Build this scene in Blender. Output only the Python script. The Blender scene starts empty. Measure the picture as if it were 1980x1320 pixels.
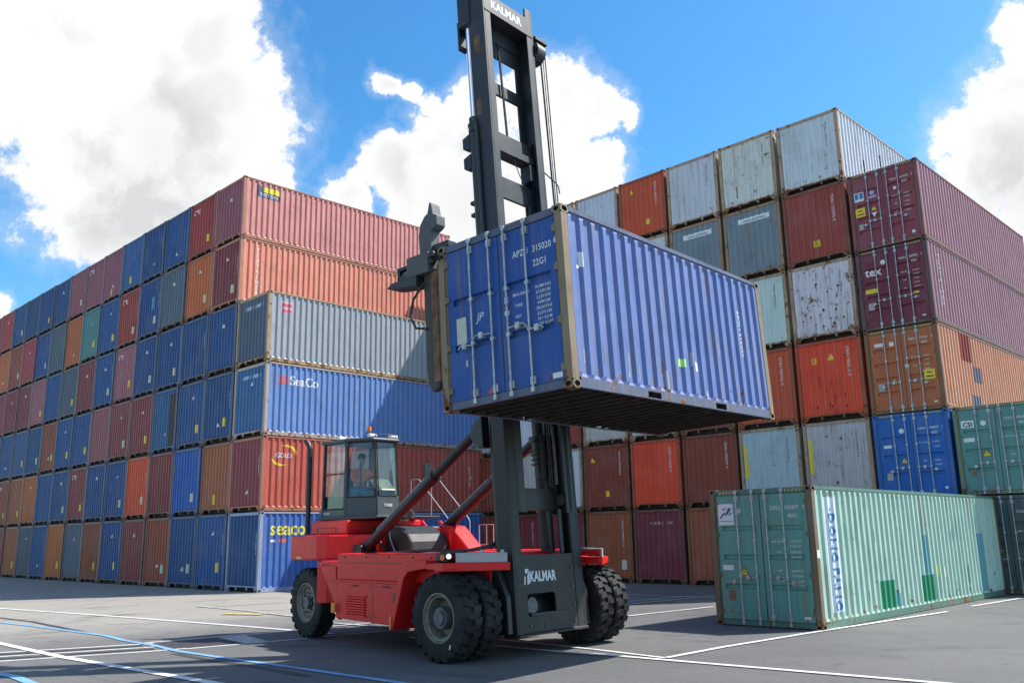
import bpy, bmesh, math, random
from mathutils import Matrix, Vector

scene = bpy.context.scene
COL = scene.collection
rnd = random.Random(7)
R = math.radians

# ------------------------------------------------------------------ camera
CAM_H, F_PX, PITCH, ROLL = 1.9823, 1700.3, 0.21687, -0.01827
cam_data = bpy.data.cameras.new('camera')
cam = bpy.data.objects.new('camera', cam_data)
COL.objects.link(cam)
cam_data.sensor_width = 36.0
cam_data.lens = F_PX / 1980.0 * 36.0
cam_data.clip_start = 0.1
cam_data.clip_end = 3000.0
_m = (Matrix.Rotation(ROLL, 3, 'Y') @ Matrix.Rotation(-PITCH, 3, 'X')).transposed()
_right, _fwd, _up = _m.col[0], _m.col[1], _m.col[2]
cm = Matrix((_right, _up, -_fwd)).transposed().to_4x4()
cm.translation = Vector((0, 0, CAM_H))
cam.matrix_world = cm
scene.camera = cam

# ------------------------------------------------------------------ world and sun
SUN_DIR = Vector((0.762, 0.161, 1.0)).normalized()
SUN_EL = math.asin(SUN_DIR.z)
SUN_AZ = math.atan2(SUN_DIR.x, SUN_DIR.y)
scene.view_settings.view_transform = 'Standard'
scene.view_settings.look = 'None'
scene.view_settings.gamma = 1.0
scene.view_settings.use_curve_mapping = False
scene.view_settings.exposure = 0.64

world = bpy.data.worlds.new('World')
scene.world = world
world.use_nodes = True
wt = world.node_tree
wt.nodes.clear()
def wn(t, **kw):
    n = wt.nodes.new(t)
    for k, v in kw.items(): setattr(n, k, v)
    return n
def wl(a, b): wt.links.new(a, b)
def wmath(op, a, b=None, clamp=False):
    n = wn('ShaderNodeMath', operation=op, use_clamp=clamp)
    for i, s in enumerate((a, b)):
        if s is None: continue
        if isinstance(s, (int, float)): n.inputs[i].default_value = s
        else: wl(s, n.inputs[i])
    return n.outputs[0]
sky = wn('ShaderNodeTexSky', sky_type='NISHITA', sun_disc=False)
sky.sun_elevation = SUN_EL
sky.sun_rotation = SUN_AZ
sky.air_density = 1.0
sky.dust_density = 0.6
sky.ozone_density = 2.0
tc = wn('ShaderNodeTexCoord')
dirv = tc.outputs['Generated']
# blue sky, a little deeper than the clear-air model
hsv = wn('ShaderNodeHueSaturation')
hsv.inputs['Saturation'].default_value = 1.34
hsv.inputs['Value'].default_value = 1.0
wl(sky.outputs[0], hsv.inputs['Color'])
gam = wn('ShaderNodeMix', data_type='RGBA', blend_type='MULTIPLY')
gam.inputs[0].default_value = 1.0
wl(hsv.outputs[0], gam.inputs[6])
gam.inputs[7].default_value = (1.25, 1.50, 1.44, 1)
# warp the direction, so the cloud outlines are ragged
def noise(vec, scale, detail, rough=0.55, lac=2.0):
    n = wn('ShaderNodeTexNoise')
    n.inputs['Scale'].default_value = scale
    n.inputs['Detail'].default_value = detail
    n.inputs['Roughness'].default_value = rough
    n.inputs['Lacunarity'].default_value = lac
    wl(vec, n.inputs['Vector'])
    return n
warp = noise(dirv, 9.0, 8, 0.6)
wsub = wn('ShaderNodeVectorMath', operation='SUBTRACT'); wl(warp.outputs['Color'], wsub.inputs[0]); wsub.inputs[1].default_value = (.5, .5, .5)
wsc = wn('ShaderNodeVectorMath', operation='SCALE'); wl(wsub.outputs[0], wsc.inputs[0]); wsc.inputs['Scale'].default_value = 0.075
wadd = wn('ShaderNodeVectorMath', operation='ADD'); wl(dirv, wadd.inputs[0]); wl(wsc.outputs[0], wadd.inputs[1])
wdir = wadd.outputs[0]
# banks of cumulus: direction on the sky, angular radius
BANKS = [((-.453, .753, .477), .085), ((-.378, .798, .469), .10), ((-.315, .805, .50), .06), ((-.429, .809, .403), .09),
         ((-.34, .843, .418), .10), ((-.30, .843, .45), .045), ((-.27, .882, .375), .035), ((-.416, .85, .34), .065), ((-.34, .87, .35), .075),
         ((-.50, .74, .45), .10), ((-.497, .838, .229), .010), ((-.62, .68, .40), .12),
         ((-.126, .868, .480), .018), ((-.10, .875, .475), .016), ((-.08, .884, .462), .016),
         ((-.128, .912, .392), .034), ((-.178, .915, .363), .026), ((-.058, .909, .413), .05),
         ((-.03, .895, .445), .042), ((.045, .888, .458), .046), ((.09, .890, .446), .038), ((.13, .889, .441), .018),
         ((.04, .916, .400), .055), ((.098, .914, .392), .034), ((-.078, .929, .361), .06), ((.02, .935, .35), .07),
         ((.475, .800, .352), .05), ((.500, .762, .41), .045), ((.452, .834, .313), .034), ((.488, .74, .466), .025), ((.55, .79, .30), .08), ((.52, .73, .46), .03)]
acc = None
for c, r in BANKS:
    d = wn('ShaderNodeVectorMath', operation='DISTANCE'); wl(wdir, d.inputs[0]); d.inputs[1].default_value = c
    v = wmath('SUBTRACT', 1.0, wmath('DIVIDE', d.outputs['Value'], r * 1.25))
    acc = v if acc is None else wmath('MAXIMUM', acc, v)
# elsewhere: scattered cumulus of the same kind
mpn = wn('ShaderNodeMapping'); wl(dirv, mpn.inputs[0]); mpn.inputs['Scale'].default_value = (1, 1, 1.7); mpn.inputs['Location'].default_value = (3.1, 1.7, .2)
big = noise(mpn.outputs[0], 2.2, 5, 0.5)
elsew = wn('ShaderNodeMapRange'); wl(big.outputs[0], elsew.inputs[0])
elsew.inputs[1].default_value = .50; elsew.inputs[2].default_value = .62; elsew.inputs[3].default_value = -1.0; elsew.inputs[4].default_value = .9
# the view of the yard is covered by the banks above; the scattered field takes over away from it
fd = wn('ShaderNodeVectorMath', operation='DISTANCE'); wl(dirv, fd.inputs[0]); fd.inputs[1].default_value = (0, .9, .43)
away = wn('ShaderNodeMapRange'); wl(fd.outputs['Value'], away.inputs[0]); away.inputs[1].default_value = .78; away.inputs[2].default_value = .98
away.inputs[3].default_value = -2.6; away.inputs[4].default_value = 0.0
els = wmath('ADD', elsew.outputs[0], away.outputs[0])
acc = wmath('MAXIMUM', acc, els)
edge = noise(dirv, 26.0, 9, 0.62)
acc2 = wmath('ADD', acc, wmath('MULTIPLY', wmath('SUBTRACT', edge.outputs[0], .5), 1.35))
mask = wn('ShaderNodeMapRange', interpolation_type='SMOOTHSTEP'); wl(acc2, mask.inputs[0])
mask.inputs[1].default_value = 0.0; mask.inputs[2].default_value = 0.26
# thin veils round the cloud rims
veil = wn('ShaderNodeMapRange', interpolation_type='SMOOTHSTEP'); wl(acc2, veil.inputs[0])
veil.inputs[1].default_value = -.35; veil.inputs[2].default_value = .2; veil.inputs[4].default_value = .22
cov = wmath('MAXIMUM', mask.outputs[0], veil.outputs[0])
# thick cloud is greyer low down and in its middle, with soft billows
bil = noise(wdir, 12.0, 7, 0.55)
thick = wn('ShaderNodeMapRange', interpolation_type='SMOOTHSTEP'); wl(acc, thick.inputs[0]); thick.inputs[1].default_value = .15; thick.inputs[2].default_value = .75
GREYS = [((-.385, .858, .352), .11), ((-.05, .93, .36), .10), ((.52, .80, .31), .10), ((-.36, .845, .40), .08)]
gacc = None
for c, r in GREYS:
    d = wn('ShaderNodeVectorMath', operation='DISTANCE'); wl(wdir, d.inputs[0]); d.inputs[1].default_value = c
    v = wmath('SUBTRACT', 1.0, wmath('DIVIDE', d.outputs['Value'], r), True)
    gacc = v if gacc is None else wmath('MAXIMUM', gacc, v)
gbil = wn('ShaderNodeMapRange', interpolation_type='SMOOTHSTEP'); wl(bil.outputs[0], gbil.inputs[0]); gbil.inputs[1].default_value = .42; gbil.inputs[2].default_value = .66
grey = wmath('ADD', wmath('MULTIPLY', wmath('MULTIPLY', gacc, wmath('ADD', wmath('MULTIPLY', gbil.outputs[0], .7), .55)), .9), wmath('MULTIPLY', wmath('MULTIPLY', gbil.outputs[0], thick.outputs[0]), .50), True)
cc = wn('ShaderNodeMix', data_type='RGBA'); wl(grey, cc.inputs[0])
cc.inputs[6].default_value = (6.9, 6.9, 6.95, 1)
cc.inputs[7].default_value = (4.7, 4.75, 4.85, 1)
mx = wn('ShaderNodeMix', data_type='RGBA'); wl(cov, mx.inputs[0]); wl(gam.outputs[2], mx.inputs[6]); wl(cc.outputs[2], mx.inputs[7])
bg = wn('ShaderNodeBackground'); bg.inputs['Strength'].default_value = 0.1
wl(mx.outputs[2], bg.inputs['Color'])
wo = wn('ShaderNodeOutputWorld'); wl(bg.outputs[0], wo.inputs['Surface'])

sun_data = bpy.data.lights.new('sun', 'SUN')
sun_data.energy = 4.6
sun_data.angle = R(0.53)
sun_data.color = (1.0, 0.955, 0.89)
sun = bpy.data.objects.new('sun', sun_data)
COL.objects.link(sun)
sun.rotation_euler = SUN_DIR.to_track_quat('Z', 'Y').to_euler()
sun.location = (30, 6, 40)

# ------------------------------------------------------------------ materials
def newmat(name):
    m = bpy.data.materials.new(name); m.use_nodes = True
    nt = m.node_tree; nt.nodes.clear()
    out = nt.nodes.new('ShaderNodeOutputMaterial')
    b = nt.nodes.new('ShaderNodeBsdfPrincipled')
    nt.links.new(b.outputs[0], out.inputs[0])
    return m, nt, b
class NT:
    def __init__(s, nt): s.nt = nt
    def n(s, t, ins=None, **kw):
        x = s.nt.nodes.new(t)
        for k, v in kw.items(): setattr(x, k, v)
        for k, v in (ins or {}).items(): s.set(x, k, v)
        return x
    def set(s, x, k, v):
        if hasattr(v, 'is_output') or isinstance(v, bpy.types.NodeSocket): s.nt.links.new(v, x.inputs[k])
        else: x.inputs[k].default_value = v
    def m(s, op, a, b=None, clamp=False):
        x = s.n('ShaderNodeMath', operation=op, use_clamp=clamp); s.set(x, 0, a)
        if b is not None: s.set(x, 1, b)
        return x.outputs[0]
    def mix(s, f, a, b, blend='MIX'):
        x = s.n('ShaderNodeMix', data_type='RGBA', blend_type=blend); s.set(x, 0, f); s.set(x, 6, a); s.set(x, 7, b); return x.outputs[2]
    def noise(s, vec, scale, detail=4, rough=.55):
        return s.n('ShaderNodeTexNoise', {'Vector': vec, 'Scale': scale, 'Detail': detail, 'Roughness': rough}).outputs[0]
    def ramp(s, v, a, b, c=0.0, d=1.0):
        return s.n('ShaderNodeMapRange', {0: v, 1: a, 2: b, 3: c, 4: d}, interpolation_type='SMOOTHSTEP').outputs[0]
    def scale(s, vec, sc, loc=(0, 0, 0)):
        return s.n('ShaderNodeMapping', {0: vec, 'Scale': sc, 'Location': loc}).outputs[0]

def painted(name, rough=.5, fade=.26, streak=.38, dirt=.5, spec=.28):
    """weathered paint: colour and rustiness (alpha) come from the object's own colour"""
    m, nt, b = newmat(name); N = NT(nt)
    oi = N.n('ShaderNodeObjectInfo')
    tcn = N.n('ShaderNodeTexCoord')
    off = N.n('ShaderNodeVectorMath', {0: oi.outputs['Random']}, operation='SCALE'); off.inputs['Scale'].default_value = 61.0
    vec = N.n('ShaderNodeVectorMath', {0: tcn.outputs['Object'], 1: off.outputs[0]}, operation='ADD').outputs[0]
    sep = N.n('ShaderNodeSeparateXYZ', {0: tcn.outputs['Object']})
    z = sep.outputs['Z']
    rust = oi.outputs['Alpha']
    base = oi.outputs['Color']
    # chalky fading in soft patches
    n1 = N.noise(vec, 1.1, 5, .6)
    chalk = N.mix(.32, base, (.50, .50, .50, 1))
    c = N.mix(N.m('MULTIPLY', N.ramp(n1, .42, .75), fade), base, chalk)
    # vertical wash marks
    st = N.noise(N.scale(vec, (9, 9, .45)), 1.6, 6, .6)
    dark = N.mix(.55, base, (.02, .018, .016, 1))
    c = N.mix(N.m('MULTIPLY', N.ramp(st, .5, .78), streak), c, dark)
    st2 = N.noise(N.scale(vec, (14, 14, .3), (3, 7, 1)), 1.3, 5, .6)
    c = N.mix(N.m('MULTIPLY', N.ramp(st2, .54, .8), streak * .45), c, (.5, .5, .5, 1))
    br = N.noise(N.scale(vec, (5, 5, .35), (11, 4, 2)), 1.7, 7, .62)
    c = N.mix(N.m('MULTIPLY', N.ramp(br, .50, .74), N.m('MULTIPLY', rust, 1.0)), c, (.27, .155, .07, 1))
    gr = N.noise(N.scale(vec, (1, 1, 1), (5, 1, 9)), .9, 6, .65)
    c = N.mix(N.m('MULTIPLY', N.ramp(gr, .50, .72), .30), c, dark)
    # small scuffs
    sc = N.noise(vec, 9, 8, .7)
    c = N.mix(N.m('MULTIPLY', N.ramp(sc, .62, .74), .35), c, dark)
    # rust: spots, runs below them, and along the lower edge
    sp = N.noise(vec, 4.2, 9, .66)
    run = N.noise(N.scale(vec, (7, 7, .55), (1, 2, 5)), 1.9, 8, .66)
    low = N.ramp(z, .55, .12, 0, .10)
    thr = N.m('SUBTRACT', .825, N.m('MULTIPLY', rust, .30))
    r1 = N.ramp(N.m('SUBTRACT', N.m('ADD', sp, low), thr), 0, .05)
    r2 = N.ramp(N.m('SUBTRACT', N.m('ADD', run, N.m('MULTIPLY', low, .7)), N.m('SUBTRACT', thr, .035)), 0, .10)
    rn = N.noise(vec, 17, 6, .7)
    rc = N.mix(rn, (.050, .020, .010, 1), (.30, .13, .05, 1))
    halo = N.ramp(N.m('SUBTRACT', N.m('ADD', sp, low), N.m('SUBTRACT', thr, .06)), 0, .08)
    c = N.mix(N.m('MULTIPLY', halo, .35), c, (.33, .19, .09, 1))
    c = N.mix(N.m('MULTIPLY', r2, .6), c, rc)
    c = N.mix(r1, c, rc)
    nt.links.new(c, b.inputs['Base Color'])
    rr = N.m('ADD', rough, N.m('MULTIPLY', N.m('MAXIMUM', r1, r2), .3), True)
    rr = N.m('ADD', rr, N.m('MULTIPLY', N.m('SUBTRACT', n1, .5), .35), True)
    nt.links.new(rr, b.inputs['Roughness'])
    b.inputs['Specular IOR Level'].default_value = spec
    dent = N.noise(N.scale(vec, (1, 1, .8)), 1.9, 4, .5)
    bp = N.n('ShaderNodeBump', {'Strength': .55, 'Distance': .05, 'Height': N.m('ADD', dent, N.m('MULTIPLY', r1, .25))})
    nt.links.new(bp.outputs[0], b.inputs['Normal'])
    return m

def plain(name, rgb, rough=.5, metal=0.0, var=.25, bump=.1, scale=6.0, spec=.5, dust=0.0):
    m, nt, b = newmat(name); N = NT(nt)
    tcn = N.n('ShaderNodeTexCoord'); oi = N.n('ShaderNodeObjectInfo')
    off = N.n('ShaderNodeVectorMath', {0: oi.outputs['Random']}, operation='SCALE'); off.inputs['Scale'].default_value = 37.0
    vec = N.n('ShaderNodeVectorMath', {0: tcn.outputs['Object'], 1: off.outputs[0]}, operation='ADD').outputs[0]
    n1 = N.noise(vec, scale, 7, .62)
    lo = tuple(x * (1 - var) for x in rgb) + (1,); hi = tuple(min(1, x * (1 + var)) for x in rgb) + (1,)
    c = N.mix(N.ramp(n1, .3, .7), lo, hi)
    if dust > 0:
        n2 = N.noise(vec, scale * .35, 5, .6)
        c = N.mix(N.m('MULTIPLY', N.ramp(n2, .45, .75), dust), c, (.24, .22, .19, 1))
    nt.links.new(c, b.inputs['Base Color'])
    nt.links.new(N.m('ADD', rough - .08, N.m('MULTIPLY', n1, .16), True), b.inputs['Roughness'])
    b.inputs['Metallic'].default_value = metal
    b.inputs['Specular IOR Level'].default_value = spec
    if bump > 0:
        bp = N.n('ShaderNodeBump', {'Strength': bump, 'Distance': .02, 'Height': n1}); nt.links.new(bp.outputs[0], b.inputs['Normal'])
    return m

def printm(name):
    """flat print, colour of the object, a little worn"""
    m, nt, b = newmat(name); N = NT(nt)
    oi = N.n('ShaderNodeObjectInfo'); tcn = N.n('ShaderNodeTexCoord')
    n1 = N.noise(tcn.outputs['Object'], 14, 6, .65)
    c = N.mix(N.m('MULTIPLY', N.ramp(n1, .52, .8), .45), oi.outputs['Color'], (.25, .25, .26, 1))
    nt.links.new(c, b.inputs['Base Color']); b.inputs['Roughness'].default_value = .55
    b.inputs['Specular IOR Level'].default_value = .3
    return m

def grimy(name, rgb, rough, grime, streakc, sk, scale=2.2, spec=.4):
    m, nt, b = newmat(name); N = NT(nt)
    tcn = N.n('ShaderNodeTexCoord'); v = tcn.outputs['Object']
    base = rgb + (1,)
    n1 = N.noise(v, scale, 7, .62); n2 = N.noise(v, scale * 5, 7, .68); st = N.noise(N.scale(v, (8, 8, .5)), 1.5, 7, .62); n3 = N.noise(v, 26, 4, .7)
    c = N.mix(N.m('MULTIPLY', N.ramp(n1, .45, .72), grime), base, (.10, .085, .07, 1))
    c = N.mix(N.m('MULTIPLY', N.ramp(n2, .60, .74), grime * 1.2, True), c, (.03, .025, .022, 1))
    c = N.mix(N.m('MULTIPLY', N.ramp(st, .54, .74), sk), c, streakc + (1,))
    c = N.mix(N.m('MULTIPLY', N.ramp(n3, .66, .74), grime), c, (.30, .27, .24, 1))
    nt.links.new(c, b.inputs['Base Color'])
    nt.links.new(N.m('ADD', rough - .1, N.m('MULTIPLY', n1, .35), True), b.inputs['Roughness']); b.inputs['Specular IOR Level'].default_value = spec
    bp = N.n('ShaderNodeBump', {'Strength': .12, 'Distance': .02, 'Height': n1}); nt.links.new(bp.outputs[0], b.inputs['Normal'])
    return m

M = {}
M['paint'] = painted('weathered_container_paint')
M['print'] = printm('worn_print')
M['dark'] = plain('dark_recess', (.012, .011, .010), .8, 0, .3, 0)
M['rustpost'] = plain('rusty_steel', (.16, .085, .045), .8, 0, .5, .3, 5)
M['galv'] = plain('galvanised_steel', (.42, .43, .44), .42, .55, .25, .1, 9)
M['under'] = plain('underframe_steel', (.030, .024, .018), .85, 0, .5, .2, 4)
M['plywood'] = plain('floor_plywood', (.045, .034, .024), .9, 0, .4, .1, 4)
M['hazard'] = plain('hazard_yellow', (.75, .55, .05), .5, 0, .3, 0)
M['red'] = grimy('handler_red_paint', (.76, .012, .012), .34, .16, (.30, .02, .02), .35)
M['mast'] = grimy('mast_grey_paint', (.031, .035, .038), .40, .26, (.085, .045, .040), .45, 1.6)
M['mastdark'] = grimy('mast_dark_paint', (.015, .017, .020), .42, .26, (.075, .035, .032), .5, 1.6)
M['cabgrey'] = plain('cab_grey_paint', (.062, .066, .073), .38, 0, .12, .03, 3)
M['black'] = plain('black_paint', (.016, .017, .019), .42, 0, .3, .05, 5)
M['spreader'] = grimy('spreader_grey_paint', (.088, .092, .094), .5, .40, (.13, .08, .05), .5, 2.4)
M['legpaint'] = grimy('leg_grey_brown_paint', (.050, .050, .048), .55, .5, (.15, .075, .035), .75, 2.0)
M['tyre'] = plain('tyre_rubber', (.015, .015, .016), .75, 0, .4, .2, 7, .3, .14)
M['rim'] = plain('rim_paint', (.20, .175, .14), .55, .1, .3, .1, 8)
M['hub'] = plain('hub_grey', (.10, .11, .12), .5, .2, .3, .1, 8)
M['chrome'] = plain('chromed_rod', (.80, .81, .83), .14, 1.0, .05, 0)
M['hose'] = plain('hydraulic_hose', (.02, .018, .018), .55, 0, .2, 0)
M['amber'] = plain('amber_lens', (.75, .22, .02), .25, 0, .1, 0)
M['yellowrefl'] = plain('yellow_reflector', (.80, .50, .06), .35, 0, .1, 0)
M['white'] = plain('white_paint', (.78, .78, .77), .4, 0, .06, 0)
M['greyplate'] = plain('tread_plate', (.42, .42, .43), .5, .2, .15, .4, 40)
M['rail'] = plain('handrail_grey', (.42, .42, .43), .35, 0, .08, 0)
M['skin'] = plain('skin', (.45, .25, .17), .5, 0, .08, 0)
M['vest'] = plain('orange_vest', (.80, .16, .03), .75, 0, .12, .1)
M['jeans'] = plain('blue_trousers', (.06, .12, .22), .85, 0, .2, .1)
M['hair'] = plain('dark_hair', (.025, .018, .013), .7, 0, .2, .1)
M['seat'] = plain('seat_fabric', (.05, .10, .10), .8, 0, .2, .1)
M['paper'] = plain('pale_document', (.62, .64, .40), .7, 0, .1, 0)
def glassm():
    m, nt, b = newmat('cab_glass')
    b.inputs['Base Color'].default_value = (.80, .90, .90, 1)
    b.inputs['Transmission Weight'].default_value = 1.0
    b.inputs['Roughness'].default_value = 0.02
    b.inputs['IOR'].default_value = 1.05
    b.inputs['Coat Weight'].default_value = 1.0; b.inputs['Coat Roughness'].default_value = .02; b.inputs['Coat IOR'].default_value = 1.42
    return m
M['glass'] = glassm()
def lampm():
    m, nt, b = newmat('headlight_lens')
    b.inputs['Base Color'].default_value = (.9, .9, .88, 1); b.inputs['Roughness'].default_value = .12
    b.inputs['Emission Color'].default_value = (1, .97, .9, 1); b.inputs['Emission Strength'].default_value = .45
    return m
M['lamp'] = lampm()

# ------------------------------------------------------------------ mesh building
class MB:
    def __init__(s): s.v = []; s.f = []; s.mi = []
    def add(s, vs, fs, mi=0):
        b = len(s.v); s.v += [tuple(v) for v in vs]; s.f += [tuple(b + i for i in f) for f in fs]; s.mi += [mi] * len(fs); return s
    def box(s, x0, x1, y0, y1, z0, z1, mi=0):
        if x0 > x1: x0, x1 = x1, x0
        if y0 > y1: y0, y1 = y1, y0
        if z0 > z1: z0, z1 = z1, z0
        return s.add([(x0, y0, z0), (x1, y0, z0), (x1, y1, z0), (x0, y1, z0), (x0, y0, z1), (x1, y0, z1), (x1, y1, z1), (x0, y1, z1)],
                     [(0, 3, 2, 1), (4, 5, 6, 7), (0, 1, 5, 4), (1, 2, 6, 5), (2, 3, 7, 6), (3, 0, 4, 7)], mi)
    def prism(s, poly, a0, a1, axis='y', mi=0):
        """poly: 2D outline; axis y -> (x,z) outline, axis z -> (x,y), axis x -> (y,z)"""
        n = len(poly)
        area = sum(poly[i][0] * poly[(i + 1) % n][1] - poly[(i + 1) % n][0] * poly[i][1] for i in range(n))
        if area < 0: poly = poly[::-1]
        if a0 > a1: a0, a1 = a1, a0
        def P(p, a): return (p[0], a, p[1]) if axis == 'y' else ((p[0], p[1], a) if axis == 'z' else (a, p[0], p[1]))
        vs = [P(p, a0) for p in poly] + [P(p, a1) for p in poly]
        lo = tuple(range(n)); hi = tuple(range(n, 2 * n))
        fs = [lo[::-1], hi] + [(i, (i + 1) % n, n + (i + 1) % n, n + i) for i in range(n)]
        if axis == 'y': fs = [f[::-1] for f in fs]
        return s.add(vs, fs, mi)
    def cyl(s, p0, p1, r, n=12, r1=None, mi=0, cap=True):
        p0 = Vector(p0); p1 = Vector(p1); r1 = r if r1 is None else r1
        d = (p1 - p0).normalized(); a = d.orthogonal().normalized(); b = d.cross(a)
        vs = []
        for p, rr in ((p0, r), (p1, r1)):
            for i in range(n):
                t = 2 * math.pi * i / n; vs.append(p + (a * math.cos(t) + b * math.sin(t)) * rr)
        fs = [(i, (i + 1) % n, n + (i + 1) % n, n + i) for i in range(n)]
        if cap: fs += [tuple(range(n))[::-1], tuple(range(n, 2 * n))]
        return s.add(vs, fs, mi)
    def tube(s, pts, r, n=8, mi=0):
        pts = [Vector(p) for p in pts]; k = len(pts); vs = []
        for i, p in enumerate(pts):
            d = (pts[min(i + 1, k - 1)] - pts[max(i - 1, 0)]).normalized()
            if i == 0: a = d.orthogonal().normalized()
            else: a = (a - d * a.dot(d)).normalized()
            b = d.cross(a)
            for j in range(n):
                t = 2 * math.pi * j / n; vs.append(p + (a * math.cos(t) + b * math.sin(t)) * r)
        fs = []
        for i in range(k - 1):
            for j in range(n): fs.append((i * n + j, i * n + (j + 1) % n, (i + 1) * n + (j + 1) % n, (i + 1) * n + j))
        fs += [tuple(range(n))[::-1], tuple(range((k - 1) * n, k * n))]
        return s.add(vs, fs, mi)
    def lathe(s, prof, n=32, axis='y', cx=0, cz=0, mi=0):
        """prof: list of (y, r) turned round an axis parallel to y through (cx, cz)"""
        k = len(prof); vs = []
        for y, r in prof:
            for j in range(n):
                t = 2 * math.pi * j / n; vs.append((cx + r * math.cos(t), y, cz + r * math.sin(t)))
        fs = []
        for i in range(k - 1):
            for j in range(n): fs.append((i * n + j, (i + 1) * n + j, (i + 1) * n + (j + 1) % n, i * n + (j + 1) % n))
        return s.add(vs, fs, mi)
    def mesh(s, name, mats, smooth=None):
        me = bpy.data.meshes.new(name); me.from_pydata(s.v, [], s.f)
        for m in mats: me.materials.append(m)
        if len(mats) > 1: me.polygons.foreach_set('material_index', s.mi)
        if smooth:
            me.polygons.foreach_set('use_smooth', [True] * len(me.polygons)); me.set_sharp_from_angle(angle=R(smooth))
        me.update(); return me

def link(name, data, parent=None, mat=None, color=None):
    o = bpy.data.objects.new(name, data); COL.objects.link(o)
    if parent is not None: o.parent = parent
    if mat is not None: o.matrix_local = mat
    if color is not None: o.color = color
    return o
def thing(name, label, cat, mat=None, group=None):
    o = bpy.data.objects.new(name, None); COL.objects.link(o); o.empty_display_size = .3
    if mat is not None: o.matrix_world = mat
    o['label'] = label; o['category'] = cat
    if group: o['group'] = group
    return o
def bevel(o, w=.012, seg=2):
    m = o.modifiers.new('bevel', 'BEVEL'); m.width = w; m.segments = seg; m.limit_method = 'ANGLE'; m.angle_limit = R(35); m.harden_normals = False
    return o

# ------------------------------------------------------------------ lettering
_tc = {}
def text2d(s, size=1.0, bold=0.0, squeeze=1.0, shear=0.0):
    """outline text as a flat mesh: (verts2d, faces), baseline at 0, centred in x"""
    key = (s, bold, squeeze, shear)
    if key not in _tc:
        cu = bpy.data.curves.new('lettering', 'FONT'); cu.body = s; cu.size = 1.0; cu.offset = bold; cu.shear = shear
        cu.resolution_u = 2; cu.fill_mode = 'FRONT'
        ob = bpy.data.objects.new('lettering', cu); COL.objects.link(ob)
        bpy.context.view_layer.update()
        me = ob.to_mesh(); vs = [(v.co.x * squeeze, v.co.y) for v in me.vertices]; fs = [tuple(p.vertices) for p in me.polygons]
        ob.to_mesh_clear(); bpy.data.objects.remove(ob); bpy.data.curves.remove(cu)
        xs = [v[0] for v in vs] or [0]; c = (min(xs) + max(xs)) / 2
        _tc[key] = ([(x - c, y) for x, y in vs], fs)
    vs, fs = _tc[key]
    return [(x * size, y * size) for x, y in vs], fs
def rot2(vs, ang):
    c, s_ = math.cos(ang), math.sin(ang); return [(x * c - y * s_, x * s_ + y * c) for x, y in vs]
def rect2(w, h): return [(-w / 2, 0), (w / 2, 0), (w / 2, h), (-w / 2, h)], [(0, 1, 2, 3)]
def tri2(w): return [(-w / 2, 0), (w / 2, 0), (0, w * .87)], [(0, 1, 2)]
def disc2(r, n=14): return [(r * math.cos(2 * math.pi * i / n), r * math.sin(2 * math.pi * i / n)) for i in range(n)], [tuple(range(n))]

def drape(parts, brk, depth, place):
    """parts: list of (verts2d, faces, du, dv). Cuts the flat outline at the corrugation's folds and lays it on them."""
    bm = bmesh.new()
    for vs, fs, du, dv in parts:
        nv = [bm.verts.new((x + du, y + dv, 0)) for x, y in vs]
        for f in fs:
            try: bm.faces.new([nv[i] for i in f])
            except ValueError: pass
    if brk and bm.verts:
        x0 = min(v.co.x for v in bm.verts); x1 = max(v.co.x for v in bm.verts)
        for b in brk:
            if x0 < b < x1:
                bmesh.ops.bisect_plane(bm, geom=bm.verts[:] + bm.edges[:] + bm.faces[:], plane_co=(b, 0, 0), plane_no=(1, 0, 0), dist=1e-5)
    vs = []
    for v in bm.verts: vs.append(place(v.co.x, v.co.y, depth(v.co.x) if depth else 0.0))
    bm.verts.index_update()
    fs = [tuple(v.index for v in f.verts) for f in bm.faces]
    bm.free()
    return vs, fs

# ------------------------------------------------------------------ frames of the place
PHI = 0.778138
NU = Vector((math.cos(PHI), -math.sin(PHI), 0))      # out of the left block's long wall
NV = Vector((math.sin(PHI), math.cos(PHI), 0))       # along the containers
def AB(a, b, z=0.0): return NU * a + NV * b + Vector((0, 0, z))
def TR(loc, rz): return Matrix.Translation(loc) @ Matrix.Rotation(rz, 4, 'Z')

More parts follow.
